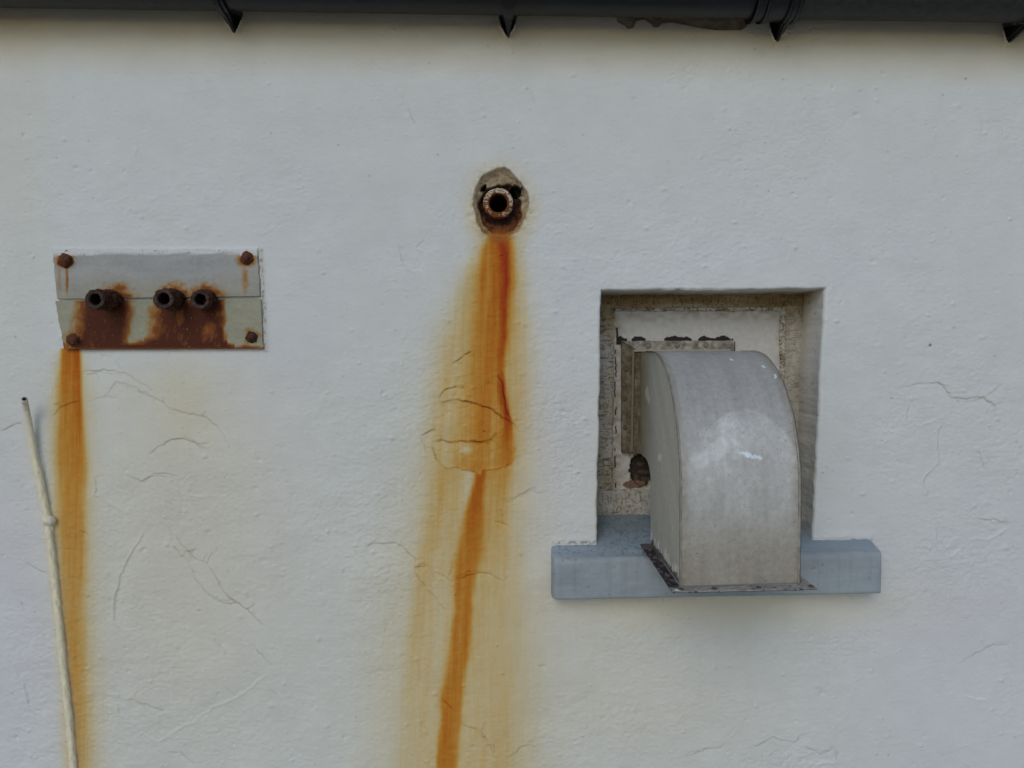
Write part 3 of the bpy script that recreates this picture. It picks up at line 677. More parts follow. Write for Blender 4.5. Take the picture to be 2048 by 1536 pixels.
# brackets: a curved strap round the gutter whose tail runs into the wall
for bi, (bx, by, l, r) in enumerate(HOLES):
    X = float(P(bx + (2 if bi else -1), by - 3)[0]); zc = g_z(X); zw = float(P(bx, by - 4)[2])
    path = [(.022, zw - .004 + .004), (-.004, zw + .001), (-.02, zw + .003)]
    A = np.radians(np.linspace(-118, -360 + 180 + 5, 5))
    path = [(.022, zw)] + [(-.006, zw + .001)]
    st = np.array([-.006, zw + .001]); en_a = math.radians(-100)
    R_ = GR + .004
    en = np.array([-GD + R_ * math.cos(math.radians(-80)), zc + R_ * math.sin(math.radians(-80))])
    for t in np.linspace(0, 1, 7)[1:]: path.append(tuple(st + (en - st) * t))
    for a in np.linspace(-86, -178, 18): path.append((-GD + R_ * math.cos(math.radians(a)), zc + R_ * math.sin(math.radians(a))))
    path = np.array(path); n_ = len(path)
    tn = np.gradient(path, axis=0); tn /= np.linalg.norm(tn, axis=1)[:, None]; no = np.stack([tn[:, 1], -tn[:, 0]], 1)
    no = np.where((np.sum(no * (path - np.array([-GD, zc])), 1) < 0)[:, None], -no, no)
    hw = .0035 if bi != 3 else .006; wdt = np.full(n_, hw); wdt[2:10] = np.linspace(hw, .0095, 8); wdt[10:] = .0095
    sec = []
    rib = .004
    for i in range(n_):
        w2 = wdt[i]; o_ = path[i]
        prof = [(-w2, 0), (-w2, .003), (-.0022, .003), (-.0022, .003 + rib), (.0022, .003 + rib), (.0022, .003), (w2, .003), (w2, 0)]
        sec.append([(X + a, o_[0] + no[i, 0] * b, o_[1] + no[i, 1] * b) for a, b in prof])
    sec = np.array(sec)
    fa = [list(map(int, q)) for q in gridfaces(n_, 8, wrap=True)] + [list(range(8)), [(n_ - 1) * 8 + i for i in range(8)][::-1]]
    br = part(mesh_obj('bracket', sec.reshape(-1, 3), fa, M_black, None, smooth=False), gut)
    # web plate between the strap tail and the wall
    zt_ = zc - GR - .001
    web = [(.02, zw + .002), (-.010, zw + .003), tuple(st + (en - st) * .8 + np.array([0, .003])), (-.03, zt_ + .006), (.02, zt_ + .02)]
    vv = [(X - .0025, y, z) for y, z in web] + [(X + .0025, y, z) for y, z in web]; k = len(web)
    fa = [list(range(k)), [k + i for i in range(k)][::-1]] + [[i, (i + 1) % k, k + (i + 1) % k, k + i] for i in range(k)]
    part(mesh_obj('web', vv, fa, M_black, None, smooth=False), br)

# ------------------------------------------------------------------ exhaust duct
duct = thing('exhaust_duct', (.375, .12, CAM_H - .10), 'grey square metal duct elbow bending down out of the niche over the blue grey sill', 'duct')
dxl, dxr = .2745, .468
def zrel(py, D): return float(P(1024, py, 1.5 - D)[2])
z_top = CAM_H - .0005; D0 = 1.622
d_arc0, d_front = .040, .290
z_arc = zrel(996, 1.21); z_botF = zrel(1166, 1.21)
z_in_top = zrel(907, 1.60); z_in_arc = zrel(968, 1.48); d_in = .022
z_end = float(P(1345, 1184, .318)[2]) + .0003
outer = [(-(D0 - 1.5), z_top)]
for t in np.linspace(0, 1, 30)[1:]: outer.append((-(D0 - 1.5) + (d_arc0 + D0 - 1.5) * t, z_top - .001 * t))
for a in np.linspace(0, 90, 70)[1:]:
    ar = math.radians(a); outer.append((d_arc0 + (d_front - d_arc0) * math.sin(ar) ** 1.0, z_arc + (z_top - .001 - z_arc) * math.cos(ar)))
for t in np.linspace(0, 1, 36)[1:]: outer.append((d_front + .002 * t, z_arc + (z_end - z_arc) * t))
outer = np.array(outer)
inner = [(-(D0 - 1.5), z_in_top)]
for t in np.linspace(0, 1, 20)[1:]: inner.append((-(D0 - 1.5) + (-.045 + D0 - 1.5) * t, z_in_top - .001 * t))
for a in np.linspace(0, 90, 30)[1:]:
    ar = math.radians(a); inner.append((-.045 + (d_in + .045) * math.sin(ar), z_in_arc + (z_in_top - .001 - z_in_arc) * math.cos(ar)))
for t in np.linspace(0, 1, 40)[1:]: inner.append((d_in, z_in_arc + (z_end - z_in_arc) * t))
inner = np.array(inner)
def resample(p, n):
    s = np.r_[0, np.cumsum(np.linalg.norm(np.diff(p, axis=0), axis=1))]; q = np.linspace(0, s[-1], n)
    return np.stack([np.interp(q, s, p[:, 0]), np.interp(q, s, p[:, 1])], 1)
NS, NT = 300, 130
O = resample(outer, NS); I = resample(inner, NS)
# align the inner path with the outer by angle
def duct_col(X, Yd, Z, side):
    px, py = proj(X, -Yd, Z)
    u = X * 1000; v = (Z * 1000) + Yd * 1000
    c = np.array([.43, .43, .405]) * (1 + .08 * fbm(u / 6, v / 130, 3, 815) * (0 if side else 1) + .10 * fbm(u / 60, v / 60, 4, 800) + .05 * fbm(u / 9, v / 16, 3, 801))[..., None]
    if not side:
        # bright scrubbed patch with a rounded top, paler left edge, browner foot
        arc_ = 818 + ((px - 1490) / (10 + 0 * px)) ** 2 * .75
        pale = ss(-3, 3, py - arc_ + 3 * fbm(px / 14, py / 14, 3, 802)) * ss(1080, 985, py + 30 * fbm(px / 25, py / 40, 3, 803) + .25 * (px - 1480)) * ss(1372, 1396, px + 14 * fbm(px / 20, py / 20, 3, 804)) * np.clip(.75 + .9 * fbm(px / 34, py / 46, 3, 809), .15, 1)
        c = c * (1 + .24 * pale[..., None] * np.array([.92, 1, 1.1]))
        pl2 = bump(px, py, 1440, 885, 48, 55) * np.clip(.5 + 1.2 * fbm(px / 16, py / 16, 4, 805), 0, 1)
        c = c * (1 + .42 * pl2[..., None] * np.array([.95, 1, 1.1]))
        foot = ss(1000, 1140, py) * (1 + .4 * fbm(px / 22, py / 50, 3, 806))
        c = c * np.array([.80, .745, .66]) ** np.clip(foot, 0, 1.4)[..., None]
        top_shade = ss(860, 720, py)  # shading of the elbow's top, put into its colour
        c = c * np.array([.90, .90, .90]) ** top_shade[..., None]
        for (cx_, cy_, rx, ry) in ((1499, 911, 16, 4), (1517, 915, 8, 3), (1463, 719, 4, 2), (1551, 752, 3, 4), (1526, 733, 3, 1.5)):
            m_ = np.hypot((px - cx_) / rx, (py - cy_ - .35 * (px - cx_)) / ry) * (1 + .5 * fbm(px / 5, py / 5, 2, 807)) < 1
            c = np.where(m_[..., None], np.array([.72, .80, .86]), c)
        ed = np.minimum(X - dxl, dxr - X) * 1000
        c = c * np.array([.72, .66, .56]) ** (np.clip(1 - ed / 14, 0, 1) * np.clip(.6 + .8 * fbm(u / 9, v / 9, 3, 808), 0, 1))[..., None]
    else:
        c = c * np.array([.97, .97, .90])
        st_ = fbm(Yd * 500, Z * 22, 3, 810); c = c * (1 + .10 * st_)[..., None]
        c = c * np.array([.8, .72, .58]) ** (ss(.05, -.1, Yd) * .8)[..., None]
        for (cx_, cy_, rx, ry) in ((1294, 785, 4, 12), (1297, 798, 3, 9), (1320, 915, 4, 9)):
            m_ = np.hypot((px - cx_) / rx, (py - cy_) / ry) * (1 + .5 * fbm(px / 4, py / 6, 2, 811)) < 1
            c = np.where(m_[..., None], np.array([.62, .60, .52]), c)
        # pale drips at the foot over black grime
        df = (Z - z_end) * 1000
        drip = df < 22 + 14 * fbm(Yd * 90, Z * 0, 3, 812); c = np.where((drip & (fbm(Yd * 420, Z * 6, 2, 813) > .05))[..., None], np.array([.66, .65, .60]), c)
        gr = df < 10 + 9 * fbm(Yd * 120, Z * 0 + 3, 3, 814); c = np.where(gr[..., None], c * np.array([.25, .22, .2]), c)
    return np.clip(c, .004, .85)
tx = np.linspace(0, 1, NT)
Xo = dxl + (dxr - dxl) * tx
XX = np.tile(Xo[None, :], (NS, 1)); DD = np.tile(O[:, 0:1], (1, NT)); ZZ = np.tile(O[:, 1:2], (1, NT))
tgt = np.gradient(O, axis=0); tgt /= np.linalg.norm(tgt, axis=1)[:, None]; nrm = np.stack([-tgt[:, 1], tgt[:, 0]], 1)
dent = .0011 * fbm(XX * 14, np.arange(NS)[:, None] / 40 + 0 * XX, 3, 820) + .0002 * fbm(XX * 200, np.arange(NS)[:, None] / 2.5 + 0 * XX, 2, 821)
DD = DD + dent * nrm[:, 0:1]; ZZ = ZZ + dent * nrm[:, 1:2]
tilt = (XX - dxl) * .0285
ZZ = ZZ + tilt * ss(0, 1, np.arange(NS)[:, None] / NS)
elbow = part(mesh_obj('elbow', np.stack([XX, -DD, ZZ], -1).reshape(-1, 3), gridfaces(NS, NT)[:, ::-1], M_duct, None, duct_col(XX, DD, ZZ, False).reshape(-1, 3)), duct)
sold = elbow.modifiers.new('thickness', 'SOLIDIFY'); sold.thickness = .0012; sold.offset = -1 if True else 1
NQ = 60
for X, sgn in ((dxl + .0014, -1), (dxr - .0014, 1)):
    t = np.linspace(0, 1, NQ)[None, :]
    D_ = O[:, 0:1] * (1 - t) + I[:, 0:1] * t; Z_ = O[:, 1:2] * (1 - t) + I[:, 1:2] * t
    Z_ = Z_ + (.0055 if sgn > 0 else 0) * ss(0, 1, np.arange(NS)[:, None] / NS)
    XS = X + .0009 * fbm(D_ * 20, Z_ * 20, 3, 830)
    fF = gridfaces(NS, NQ)
    part(mesh_obj('side_panel', np.stack([XS, -D_, Z_], -1).reshape(-1, 3), fF if sgn < 0 else fF[:, ::-1], M_duct, None, duct_col(XS, D_, Z_, True).reshape(-1, 3)), duct)
XI = np.tile(np.linspace(dxl + .001, dxr - .001, 20)[None, :], (NS, 1))
part(mesh_obj('inner_panel', np.stack([XI, -np.tile(I[:, 0:1], (1, 20)), np.tile(I[:, 1:2], (1, 20)) + (XI - dxl) * .0285 * ss(0, 1, np.arange(NS)[:, None] / NS)], -1).reshape(-1, 3), gridfaces(NS, 20), M_duct, None, np.tile([.3, .29, .26], (NS * 20, 1))), duct)
# folded seams along both long edges
for X, sgn in ((dxl, -1), (dxr, 1)):
    sec = []; cl = []
    k0 = 40
    for i in range(k0, NS):
        o_, n_ = O[i], nrm[i]; zt2 = (X - dxl) * .0285 * ss(0, 1, i / NS)
        j1 = .0007 * float(vnoise(np.array([i / 4.]), np.array([X * 50]), 840)[0]); j2 = .0012 * float(vnoise(np.array([i / 7.]), np.array([X * 90]), 841)[0])
        for a, b in ((-.0018, -.001), (-.0018 - j2, .0012 + j1), (.0016, .0014 + j1), (.0022, -.001)):
            sec.append((X + sgn * -a, -(o_[0] + n_[0] * b), o_[1] + n_[1] * b + float(zt2)))
            q = .75 + .5 * float(vnoise(np.array([i / 5.]), np.array([a * 900]), 842)[0]); br_ = .16 if a < 0 else .34
            cl.append((br_ * q, br_ * q * .94, br_ * q * .82))
    n_ = NS - k0
    part(mesh_obj('seam', sec, gridfaces(n_, 4, wrap=True), M_duct, None, np.array(cl)), duct)
# wall flange of riveted angle strips, rivets
fl = thing('tmp', (0, 0, 0), None, None); bpy.data.objects.remove(fl)
def fl_h(px, py): return .0022 + .0008 * fbm(px / 9, py / 9, 3, 850)
def fl_c(br):
    def g(px, py):
        c = np.array([.33, .315, .28]) * (1 + .6 * fbm(px / 7, py / 6, 4, 851))[..., None]
        b_ = np.clip(br + .7 * fbm(px / 8, py / 18, 3, 852), 0, 1.4)
        return np.clip(c * np.array([.42, .36, .27]) ** b_[..., None], .01, .8)
    return g
fw = lambda u, v, px, py: (1.0 * fbm(px / 10, py / 10, 2, 853), 1.0 * fbm(px / 10, py / 10, 2, 854))
flt = sheet('wall_flange', [(1244, 682), (1468, 681), (1468, 702), (1280, 704)], -.112, 200, 20, fl_h, fl_c(.15), M_board, duct, thick=.008, bend=fw)
fls = sheet('wall_flange', [(1243, 683), (1281, 706), (1280, 908), (1243, 905)], -.112, 20, 180, fl_h, fl_c(1.0), M_board, duct, thick=.008, bend=fw)
# inner lip lines of the flange
sheet('lip', [(1268, 699.5), (1462, 698.5), (1462, 702.5), (1268, 703.5)], -.105, 60, 4, lambda a, b: 0 * a, lambda a, b: np.tile([.34, .32, .27], a.shape + (1,)), M_board, flt, thick=.01)
sheet('lip', [(1265, 702), (1269, 702), (1266, 905), (1262, 905)], -.105, 4, 60, lambda a, b: 0 * a, lambda a, b: np.tile([.20, .17, .12], a.shape + (1,)), M_board, fls, thick=.01)
def dome(name, cpx, cpy, d, r, h, m, col, parent, seed=0, rough=.0, sides=24, rings_=8, hexa=False):
    x, y, z = [float(q) for q in P(cpx, cpy, d)]
    v = []; c = []
    for i in range(rings_ + 1):
        t = i / rings_
        rad = r * (1 - t ** 2.2) ** .5 if i else r
        if i == rings_: rad = r * .08
        for j in range(sides):
            a = 2 * PI * j / sides
            k = 1 / max(math.cos((a + seed) % (PI / 3) - PI / 6), .1) * .93 if hexa and t < .55 else 1
            nz = 1 + rough * float(fbm(np.array([math.cos(a) * 2 + seed]), np.array([math.sin(a) * 2 + t * 3]), 2, 860)[0])
            v.append((x + rad * k * nz * math.cos(a), y - h * t * (1 + rough * .6 * (nz - 1)) + .001, z + rad * k * nz * math.sin(a)))
            q = 1 + .4 * (nz - 1) * 2; c.append([max(.003, w_ * q) for w_ in col])
    fa = [list(map(int, q)) for q in gridfaces(rings_ + 1, sides, wrap=True)] + [[rings_ * sides + j for j in range(sides)]]
    return part(mesh_obj(name, v, fa, m, None, np.array(c)), parent)
for (a, b) in ((1297, 692), (1355, 691), (1412, 690)): dome('rivet', a, b, -.1095, .0058, .0045, M_board, (.22, .20, .17), flt, a, .12)
for (a, b) in ((1252, 739), (1250, 797), (1250, 855)): dome('rivet', a, b, -.1095, .0052, .004, M_board, (.12, .095, .06), fls, a, .12)
# outlet flange: flat ring round the foot of the duct
fzl = float(P(1345, 1184, .318)[2]); fxl = float(P(1345, 1184, .318)[0]); fxr = float(P(1634, 1177, .318)[0]); fzr = float(P(1634, 1177, .318)[2])
fdF, fdB = .318, .018
def fl_pt(x, d): return (x, -d, fzl + (fzr - fzl) * (x - fxl) / (fxr - fxl))
def flange_bar(x0, x1, d0, d1, colf, nu, nv, seed):
    u, v = np.meshgrid(np.linspace(0, 1, nu), np.linspace(0, 1, nv))
    X = x0 + (x1 - x0) * u; D_ = d0 + (d1 - d0) * v
    Z = fzl + (fzr - fzl) * (X - fxl) / (fxr - fxl) + .0007 * fbm(X * 60, D_ * 60, 3, seed)
    c = colf(X, D_)
    V = np.stack([X, -D_, Z], -1).reshape(-1, 3); V2 = V.copy(); V2[:, 2] -= .0022
    n = nu * nv; F1 = gridfaces(nv, nu); F2 = F1[:, ::-1] + n
    ring = np.array([i for i in range(nu)] + [j * nu + nu - 1 for j in range(1, nv)] + [(nv - 1) * nu + i for i in range(nu - 2, -1, -1)] + [j * nu for j in range(nv - 2, 0, -1)])
    FF = np.concatenate([F1, F2, np.stack([ring, np.roll(ring, -1), np.roll(ring, -1) + n, ring + n], -1)[:, ::-1]])
    return part(mesh_obj('outlet_flange', np.concatenate([V, V2]), FF, M_board, None, np.concatenate([c.reshape(-1, 3), c.reshape(-1, 3) * .25])), duct)
def cdark(X, D_):
    n_ = fbm(X * 150, D_ * 90, 4, 870); c = np.tile(np.array([.035, .030, .033]), X.shape + (1,)) * (1.2 + .9 * n_)[..., None]
    c = np.where((n_ > .22)[..., None], np.array([.15, .14, .13]), c)
    c = np.where((D_ < .06)[..., None], np.array([.12, .10, .09]), c)
    return np.clip(c, .006, .8)
def cgrey(X, D_):
    n_ = fbm(X * 90, D_ * 120, 4, 871); c = np.array([.34, .315, .28]) * (1 + .35 * n_)[..., None]
    c = np.where((fbm(X * 160, D_ * 300, 3, 872) > .35)[..., None], np.array([.11, .10, .09]), c)
    return np.where((np.hypot(X - fxl - .010, D_ - fdF + .008) < .005)[..., None], np.array([.75, .75, .72]), c)
flange_bar(fxl, dxl - .0002, fdB, fdF - .022, cdark, 24, 200, 873)
fb = flange_bar(fxl, fxr, fdF - .0218, fdF, cgrey, 220, 24, 874)
flange_bar(dxr + .0002, fxr, fdB, fdF - .022, cgrey, 24, 120, 875)
for p_ in (1362, 1428, 1517, 1622):
    X = float(P(p_, 1180, .308)[0]); x, y, z = fl_pt(X, .308)
    v = []; 
    for i, (r_, h_) in enumerate(((.0042, 0), (.0042, .0016), (.0028, .0026), (.0004, .003))):
        for j in range(12): a = 2 * PI * j / 12; v.append((x + r_ * math.cos(a), y + r_ * math.sin(a), z + h_))
    part(mesh_obj('rivet', v, gridfaces(4, 12, wrap=True), M_board, None, np.tile([.09, .08, .07], (48, 1))), fb)

# ------------------------------------------------------------------ rusty plates
def rust_over(c, k): # k 0..1 pigment layers from orange fringe to maroon
    k = k[..., None]
    a = ss(.04, .42, k); c = c * (1 - a) + c * np.array([1.0, .56, .20]) * a
    a = ss(.28, .58, k); c = c * (1 - a) + np.array([.235, .075, .016]) * a
    a = ss(.50, .92, k); c = c * (1 - a) + np.array([.076, .018, .006]) * a
    return c
def plate_paint(px, py):
    c = np.array([.375, .382, .358]) * (1 + .13 * fbm(px / 40, py / 12, 4, 900) + .05 * fbm(px / 3, py / 3, 2, 901))[..., None]
    bl = (bump(px, py, 350, 535, 110, 28) + .6 * bump(px, py, 150, 560, 25, 30)) * np.clip(.6 + .6 * fbm(px / 14, py / 8, 3, 902), 0, 1)
    c = c * (1 + bl[..., None] * np.array([-.02, .0, .10]))
    c = c * np.array([.94, .90, .78]) ** (ss(530, 600, py) * 1.0)[..., None]
    return c
def up_c(px, py):
    c = plate_paint(px, py)
    nz = fbm(px / 10, py / 8, 3, 903)
    k = np.zeros_like(px)
    for cx_, w_ in ((232, 38), (350, 38), (410, 40)): k = np.maximum(k, 1.05 - np.hypot((px - cx_) / w_, (py - 600) / 29) * .72 + .26 * nz)
    for cx_, cy_ in ((131, 520), (494, 517)):
        k = np.maximum(k, .85 - np.hypot(px - cx_, py - cy_) / 32 + .15 * nz)
    for cx_, w_, kk in ((120, 5, .26), (135, 3.4, .46), (491, 8, .34)): k = np.maximum(k, kk * np.exp(-((px - cx_ - 1.5 * nz) / w_) ** 2) * ss(515, 530, py) * ss(605, 570, py) * (1 + .3 * nz))
    c = rust_over(c, np.clip(k, 0, 1))
    wt = (ss(511, 503, py - 4 * fbm(px / 22, py / 5, 3, 904) - 3 * ((px > 480) | (px < 190))) * (fbm(px / 9, py / 5, 3, 905) > -.5))[..., None]
    c = c * (1 - wt) + np.array([.66, .68, .67]) * wt
    c = np.where((np.hypot((px - 438) / 1.6, (py - 555) / 11) * (1 + .6 * nz) < 1)[..., None], np.array([.50, .30, .30]), c)
    return np.clip(c, .004, .85)
def lo_c(px, py):
    c = plate_paint(px, py) * np.array([.98, 1.0, .90])
    nz = fbm(px / 12, py / 14, 3, 910); n2 = fbm(px / 5, py / 10, 3, 911)
    def band(xl, xr, s): return np.minimum((px - xl) / s, (xr - px) / s)
    t = (py - 600) / 100
    k1 = .5 + .5 * np.minimum((px - (162 - 10 * t)) / 22, (266 - 12 * np.clip(t, 0, 1) ** .6 - px) / 16)
    k2 = .5 + .5 * np.minimum((px - (312 - 8 * t)) / 24, (448 + 6 * t - px) / 8)
    k3 = .5 + .5 * ((py - (672 + 16 * np.exp(-((px - 268) / 26) ** 2) + 9 * ss(430, 470, px))) / 12)
    k4 = .5 + .5 * ((py - 685 - 6 * (px > 470)) / 6)
    k = np.maximum.reduce([k1, k2, np.where((px > 140) & (px < 455), k3, -1), k4 - .1])
    k = np.minimum(k, 1.0) + .10 * nz
    k = np.where(px < 150, np.minimum(k, .62 + .2 * nz), k)
    for cx_, cy_ in ((146, 678), (503, 673)): k = np.maximum(k, .75 - np.hypot(px - cx_, py - cy_) / 34 + .16 * nz)
    k = np.clip(k, 0, 1)
    c = c; lift = .26 * ss(.0, .5, fbm(px / 9, py / 26, 3, 917)) * ss(610, 690, py) * .6 + .30 * ss(-.1, .5, fbm(px / 26, py / 30, 3, 915)) * ss(300, 380, px) + .10 * ss(0, .4, n2) + .10 * ss(.1, .5, fbm(px / 60, py / 40, 2, 916))
    c = rust_over(c, np.clip(k - lift, 0, 1))
    sp_ = (vnoise(px / 1.9, py / 1.9, 912) > .965) & (k > .6); c = np.where(sp_[..., None], np.array([.40, .26, .20]), c)
    ln = np.exp(-((py - 697) / 1.8) ** 2)[..., None] * .5; c = c * (1 - ln) + np.array([.26, .075, .015]) * ln
    return np.clip(c, .004, .85)
uq = [(107, 503), (515, 499), (521, 592.5), (115, 598)]
lq = [(111.5, 602), (522.5, 598), (527, 697.5), (130, 699)]
def ph(s):
    def g(px, py): return .0022 + .0003 * fbm(px / 70, py / 50, 3, s) + .0006 * ss(506, 500, py) * np.clip(fbm(px / 9, py / 4, 2, s + 1), 0, 1)
    return g
ctr = lambda q, d: [float(v) for v in P(np.mean([a[0] for a in q]), np.mean([a[1] for a in q]), d)]
up = thing('metal_plate', ctr(uq, .003), 'grey metal plate, upper of the two, with white paint along its top edge', 'plate', 'rusty plates bolted over the pipe stubs')
lo = thing('metal_plate', ctr(lq, .003), 'metal plate covered in maroon rust, lower of the two', 'plate', 'rusty plates bolted over the pipe stubs')
edge_b = lambda s: (lambda u, v, px, py: (.8 * fbm(px / 12, py / 9, 3, s) * (np.abs(u - .5) > .48) * 2 + 2.0 * np.sin(v * PI) * (u < .06) * 0, .5 * fbm(px / 12, py / 9, 2, s + 3) * ((v < .03) | (v > .97))))
sheet('sheet', uq, .0055, 420, 110, ph(920), up_c, M_plate, up, thick=.004, bend=edge_b(921))
sheet('sheet', lq, .0062, 420, 110, ph(930), lo_c, M_plate, lo, thick=.004, bend=edge_b(931))
rc = (.115, .042, .022)
for (a, b, par, r_) in ((131, 521, up, .0155), (494, 517, up, .0138), (146, 680, lo, .0150), (504, 674, lo, .0136)):
    dome('washer', a, b, .0075, r_ * 1.12, .0022, M_rust, (.13, .05, .025) if par is up else (.035, .022, .018), par, a, .30, 26, 3)
    bo = dome('bolt', a, b, .0085, r_ * .86, .0085, M_rust, rc if a != 504 else (.06, .032, .025), par, a * .7, .28, 30, 8, True)
    dome('thread', a + (3 if a < 300 else -2), b - 1, .0165, r_ * .40, .006, M_rust, (.10, .045, .03), par, a * .3, .3, 16, 5)

# ------------------------------------------------------------------ pipe stubs
def tube(name, p0, p1, r, ri, col, m, parent, seed, amp=.0014, nl_=60, na=72, flake=True, depth_in=None, rim_c=None, tip=1.0, crack=.0013):
    """corroded open pipe from p0 (in the wall) to p1 (mouth)"""
    p0 = np.array(p0); p1 = np.array(p1); ax = p1 - p0; L = np.linalg.norm(ax); ax /= L
    e1 = np.cross(ax, [0, 0, 1.]); e1 /= np.linalg.norm(e1); e2 = np.cross(e1, ax)
    A = np.linspace(0, 2 * PI, na, endpoint=False)
    rows = []; cl = []
    def row(s, rad, c_, rn=amp, cz=0, dark=1.0):
        nz = fbm(np.cos(A) * 2.2 + 5, np.sin(A) * 2.2 + 5 + s * 28, 3, seed); ck = cracks(A / (2 * PI) * 110, np.full(na, s * L * 420.), 9, seed + 3, .13) * cz
        # the angular coordinate does not close exactly, so blend at the join
        rr = rad + rn * nz - crack * ck
        rows.append(p0 + ax * (s * L) + rr[:, None] * (np.cos(A)[:, None] * e1 + np.sin(A)[:, None] * e2) + 0)
        cc_ = np.tile(np.array(c_), (na, 1)) * (1 + .55 * nz)[:, None] * dark
        cl.append(np.clip(cc_ * (1 - .75 * ck)[:, None], .003, .8))
    for i in range(nl_): s = i / (nl_ - 1); row(s, r * (1.0 + (tip - 1) * s), col, cz=1)
    rimc = rim_c or col
    row(1.0 + .002 / L * 1, r * tip * .95, rimc, amp * .8)
    for t in (.8, .55, .3, .08): row(1 + .001 / L * (1 + t), ri + (r * tip * .95 - ri) * t, rimc, amp * .7)
    row(1.0 - .002 / L, ri * .98, rimc, amp * .5)
    dd = depth_in or L * .95
    for t in np.linspace(0, 1, 14)[1:]: row(1 - t * dd / L, ri * .96, tuple(q * .6 for q in col), amp * .5)
    V = np.concatenate(rows); n_ = len(rows)
    fa = [list(map(int, q)) for q in gridfaces(n_, na, wrap=True)]; fa.append([(n_ - 1) * na + j for j in range(na)])
    return mesh_obj(name, V, fa, m, parent, np.concatenate(cl))
G3 = 'rusted pipe stubs between the two plates'
for (bx, by, fx, fy, d_, r_, lab) in ((229, 601, 190, 599, .069, .0198, 'rusty pipe stub, leftmost of three, longest and standing apart'),
                                    (355, 599, 327, 598, .062, .0198, 'middle pipe stub of three, flaking dark rust, nearly touching its right neighbour'),
                                    (419, 599, 400.5, 599, .045, .0190, 'shortest pipe stub, rightmost of three, with jagged round mouth')):
    a_ = [float(q) for q in P(bx, by, .0)]; b_ = [float(q) for q in P(fx, fy, d_)]
    o = tube('pipe_stub', a_, b_, r_, .0115, (.070, .030, .017), M_rust, None, bx, amp=.0034, crack=.0026, tip=.96, rim_c=(.065, .045, .038), nl_=80, na=96)
    tag(o, lab, 'pipe', G3)
# the old pipe in the crater
pc = [float(q) for q in P(997, 405, 0)]
old = tube('old_pipe', (pc[0], .12, pc[2]), (pc[0] - .0005, .006, pc[2]), .0300, .0185, (.14, .055, .022), M_rust, None, 955, amp=.0016, rim_c=(.17, .058, .018), depth_in=.11, nl_=40, na=110, crack=.001)
tag(old, 'rusty open pipe end with flaking rim, sunk in a chipped hole in the wall', 'pipe')
# flecks of old white paint on the rim
me = old.data; ca = me.color_attributes['paint']; co = np.empty(len(me.vertices) * 3, np.float32); me.vertices.foreach_get('co', co); co = co.reshape(-1, 3)
cv = np.empty(len(me.vertices) * 4, np.float32); ca.data.foreach_get('color', cv); cv = cv.reshape(-1, 4)
an = np.arctan2(co[:, 2] - pc[2], co[:, 0] - pc[0]); rad = np.hypot(co[:, 2] - pc[2], co[:, 0] - pc[0])
fleck = (fbm(co[:, 0] * 520, co[:, 2] * 520, 3, 960) > .12 - .28 * np.sin(an) - .10 * np.cos(an)) & (rad > .0215) & (co[:, 1] < .02)
cv[fleck, :3] = (.55, .48, .37)
ca.data.foreach_set('color', cv.ravel())

# ------------------------------------------------------------------ painted conduit at the left
con = thing('conduit', [float(v) for v in P(98, 1040, .01)], 'thin cream painted conduit with open upper end running down beside the left rust run', 'conduit')
cp_ = np.array([(48.5, 798, .044), (50, 806, .033), (53, 820, .024), (59, 850, .017), (64, 878, .013), (68, 905, .011), (78, 950, .009), (88, 1000, .007), (97, 1040, .007), (103, 1100, .006), (110, 1160, .0055), (119, 1250, .005), (128, 1340, .005), (138, 1430, .005), (147, 1536, .005), (158, 1640, .005)])
yy = np.linspace(cp_[0, 1], cp_[-1, 1], 420)
X, Y, Z = P(np.interp(yy, cp_[:, 1], cp_[:, 0]), yy, np.interp(yy, cp_[:, 1], cp_[:, 2]))
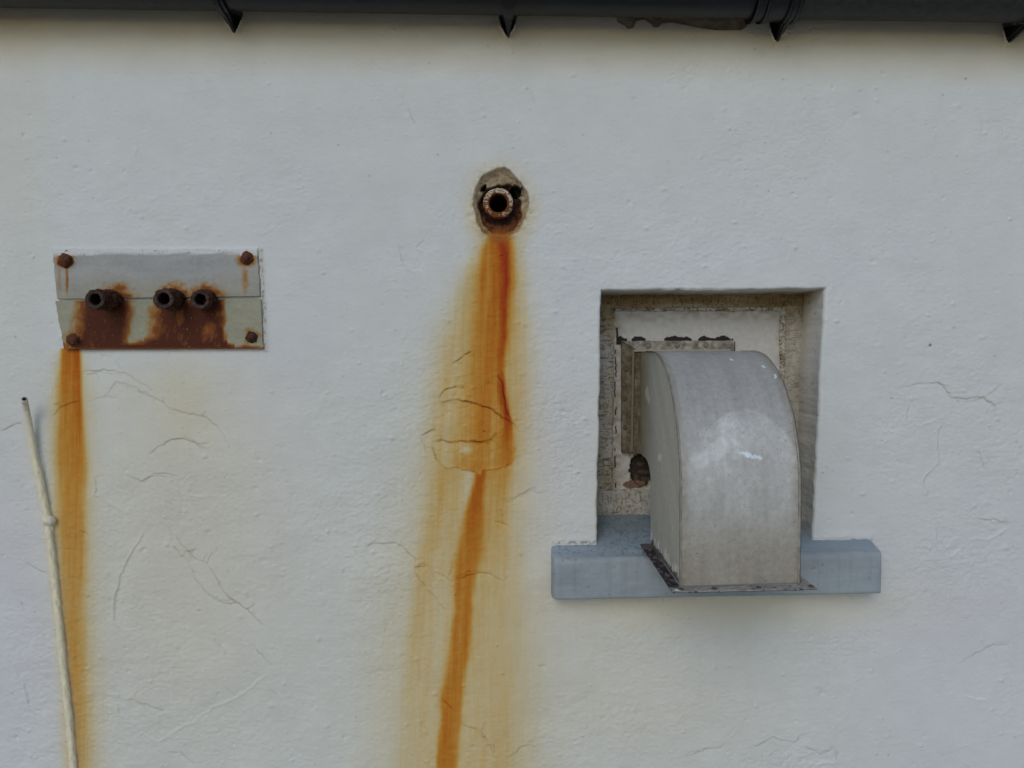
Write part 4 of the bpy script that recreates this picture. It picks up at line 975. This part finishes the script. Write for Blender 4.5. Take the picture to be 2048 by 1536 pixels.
# straighten below the frame down to the ground
pth = np.stack([X, Y, Z], 1)
zz = np.linspace(Z[-1], .02, 60)[1:]; pth = np.concatenate([pth, np.stack([X[-1] + (Z[-1] - zz) * .10, np.full(59, Y[-1]), zz], 1)])
na = 28; A = np.linspace(0, 2 * PI, na, endpoint=False); tn = np.gradient(pth, axis=0); tn /= np.linalg.norm(tn, axis=1)[:, None]
rows = []; cl = []
e1 = np.cross(tn, [0, 1., 0]); e1 /= np.linalg.norm(e1, axis=1)[:, None]; e2 = np.cross(tn, e1)
lum = np.clip((np.arange(len(pth)) - 30) / 40, 0, 1)
def crow(i, rad, col, am=1):
    nz = fbm(np.cos(A) * 1.6 + 4, np.sin(A) * 1.6 + i / 5.5, 3, 980)
    rr = rad * (1 + am * nz * (.05 + .26 * lum[i]))
    rows.append(pth[i] + rr[:, None] * (np.cos(A)[:, None] * e1[i] + np.sin(A)[:, None] * e2[i])); cl.append(np.tile(col, (na, 1)))
crow(3, .0028, (.01, .01, .012), 0)
crow(0, .0032, (.10, .10, .10), 0); crow(0, .0055, (.60, .60, .58), 0)
for i in range(1, len(pth)):
    k = min(i, 419)
    g = min(1, i / 60); crow(i, .0058 + .0012 * lum[i], (.68 + .12 * g, .64 + .11 * g, .51 + .03 * g))
fa = [list(map(int, q)) for q in gridfaces(len(rows), na, wrap=True)] + [list(range(na))]
part(mesh_obj('tube', np.concatenate(rows), fa, M_cream, None, np.concatenate(cl)), con)
def blob(name, px, py, d, rx, ry, rz, seed, parent, col):
    x, y, z = [float(q) for q in P(px, py, d)]
    u = np.linspace(0, PI, 26); v = np.linspace(0, 2 * PI, 44, endpoint=False); U, W_ = np.meshgrid(u, v, indexing='ij')
    a, b, c = np.sin(U) * np.cos(W_), np.sin(U) * np.sin(W_), np.cos(U)
    nz = 1 + .24 * fbm(a * 1.8 + 5, c * 1.8 + b + 5, 3, seed)
    V_ = np.stack([x + rx * a * nz, y + ry * b * nz, z + rz * c * nz], -1).reshape(-1, 3)
    return part(mesh_obj(name, V_, gridfaces(26, 44, wrap=True), M_cream, None, np.tile(col, (26 * 44, 1))), parent)
blob('clip', 97, 1041, .008, .0145, .011, .0115, 990, con, (.74, .71, .56))
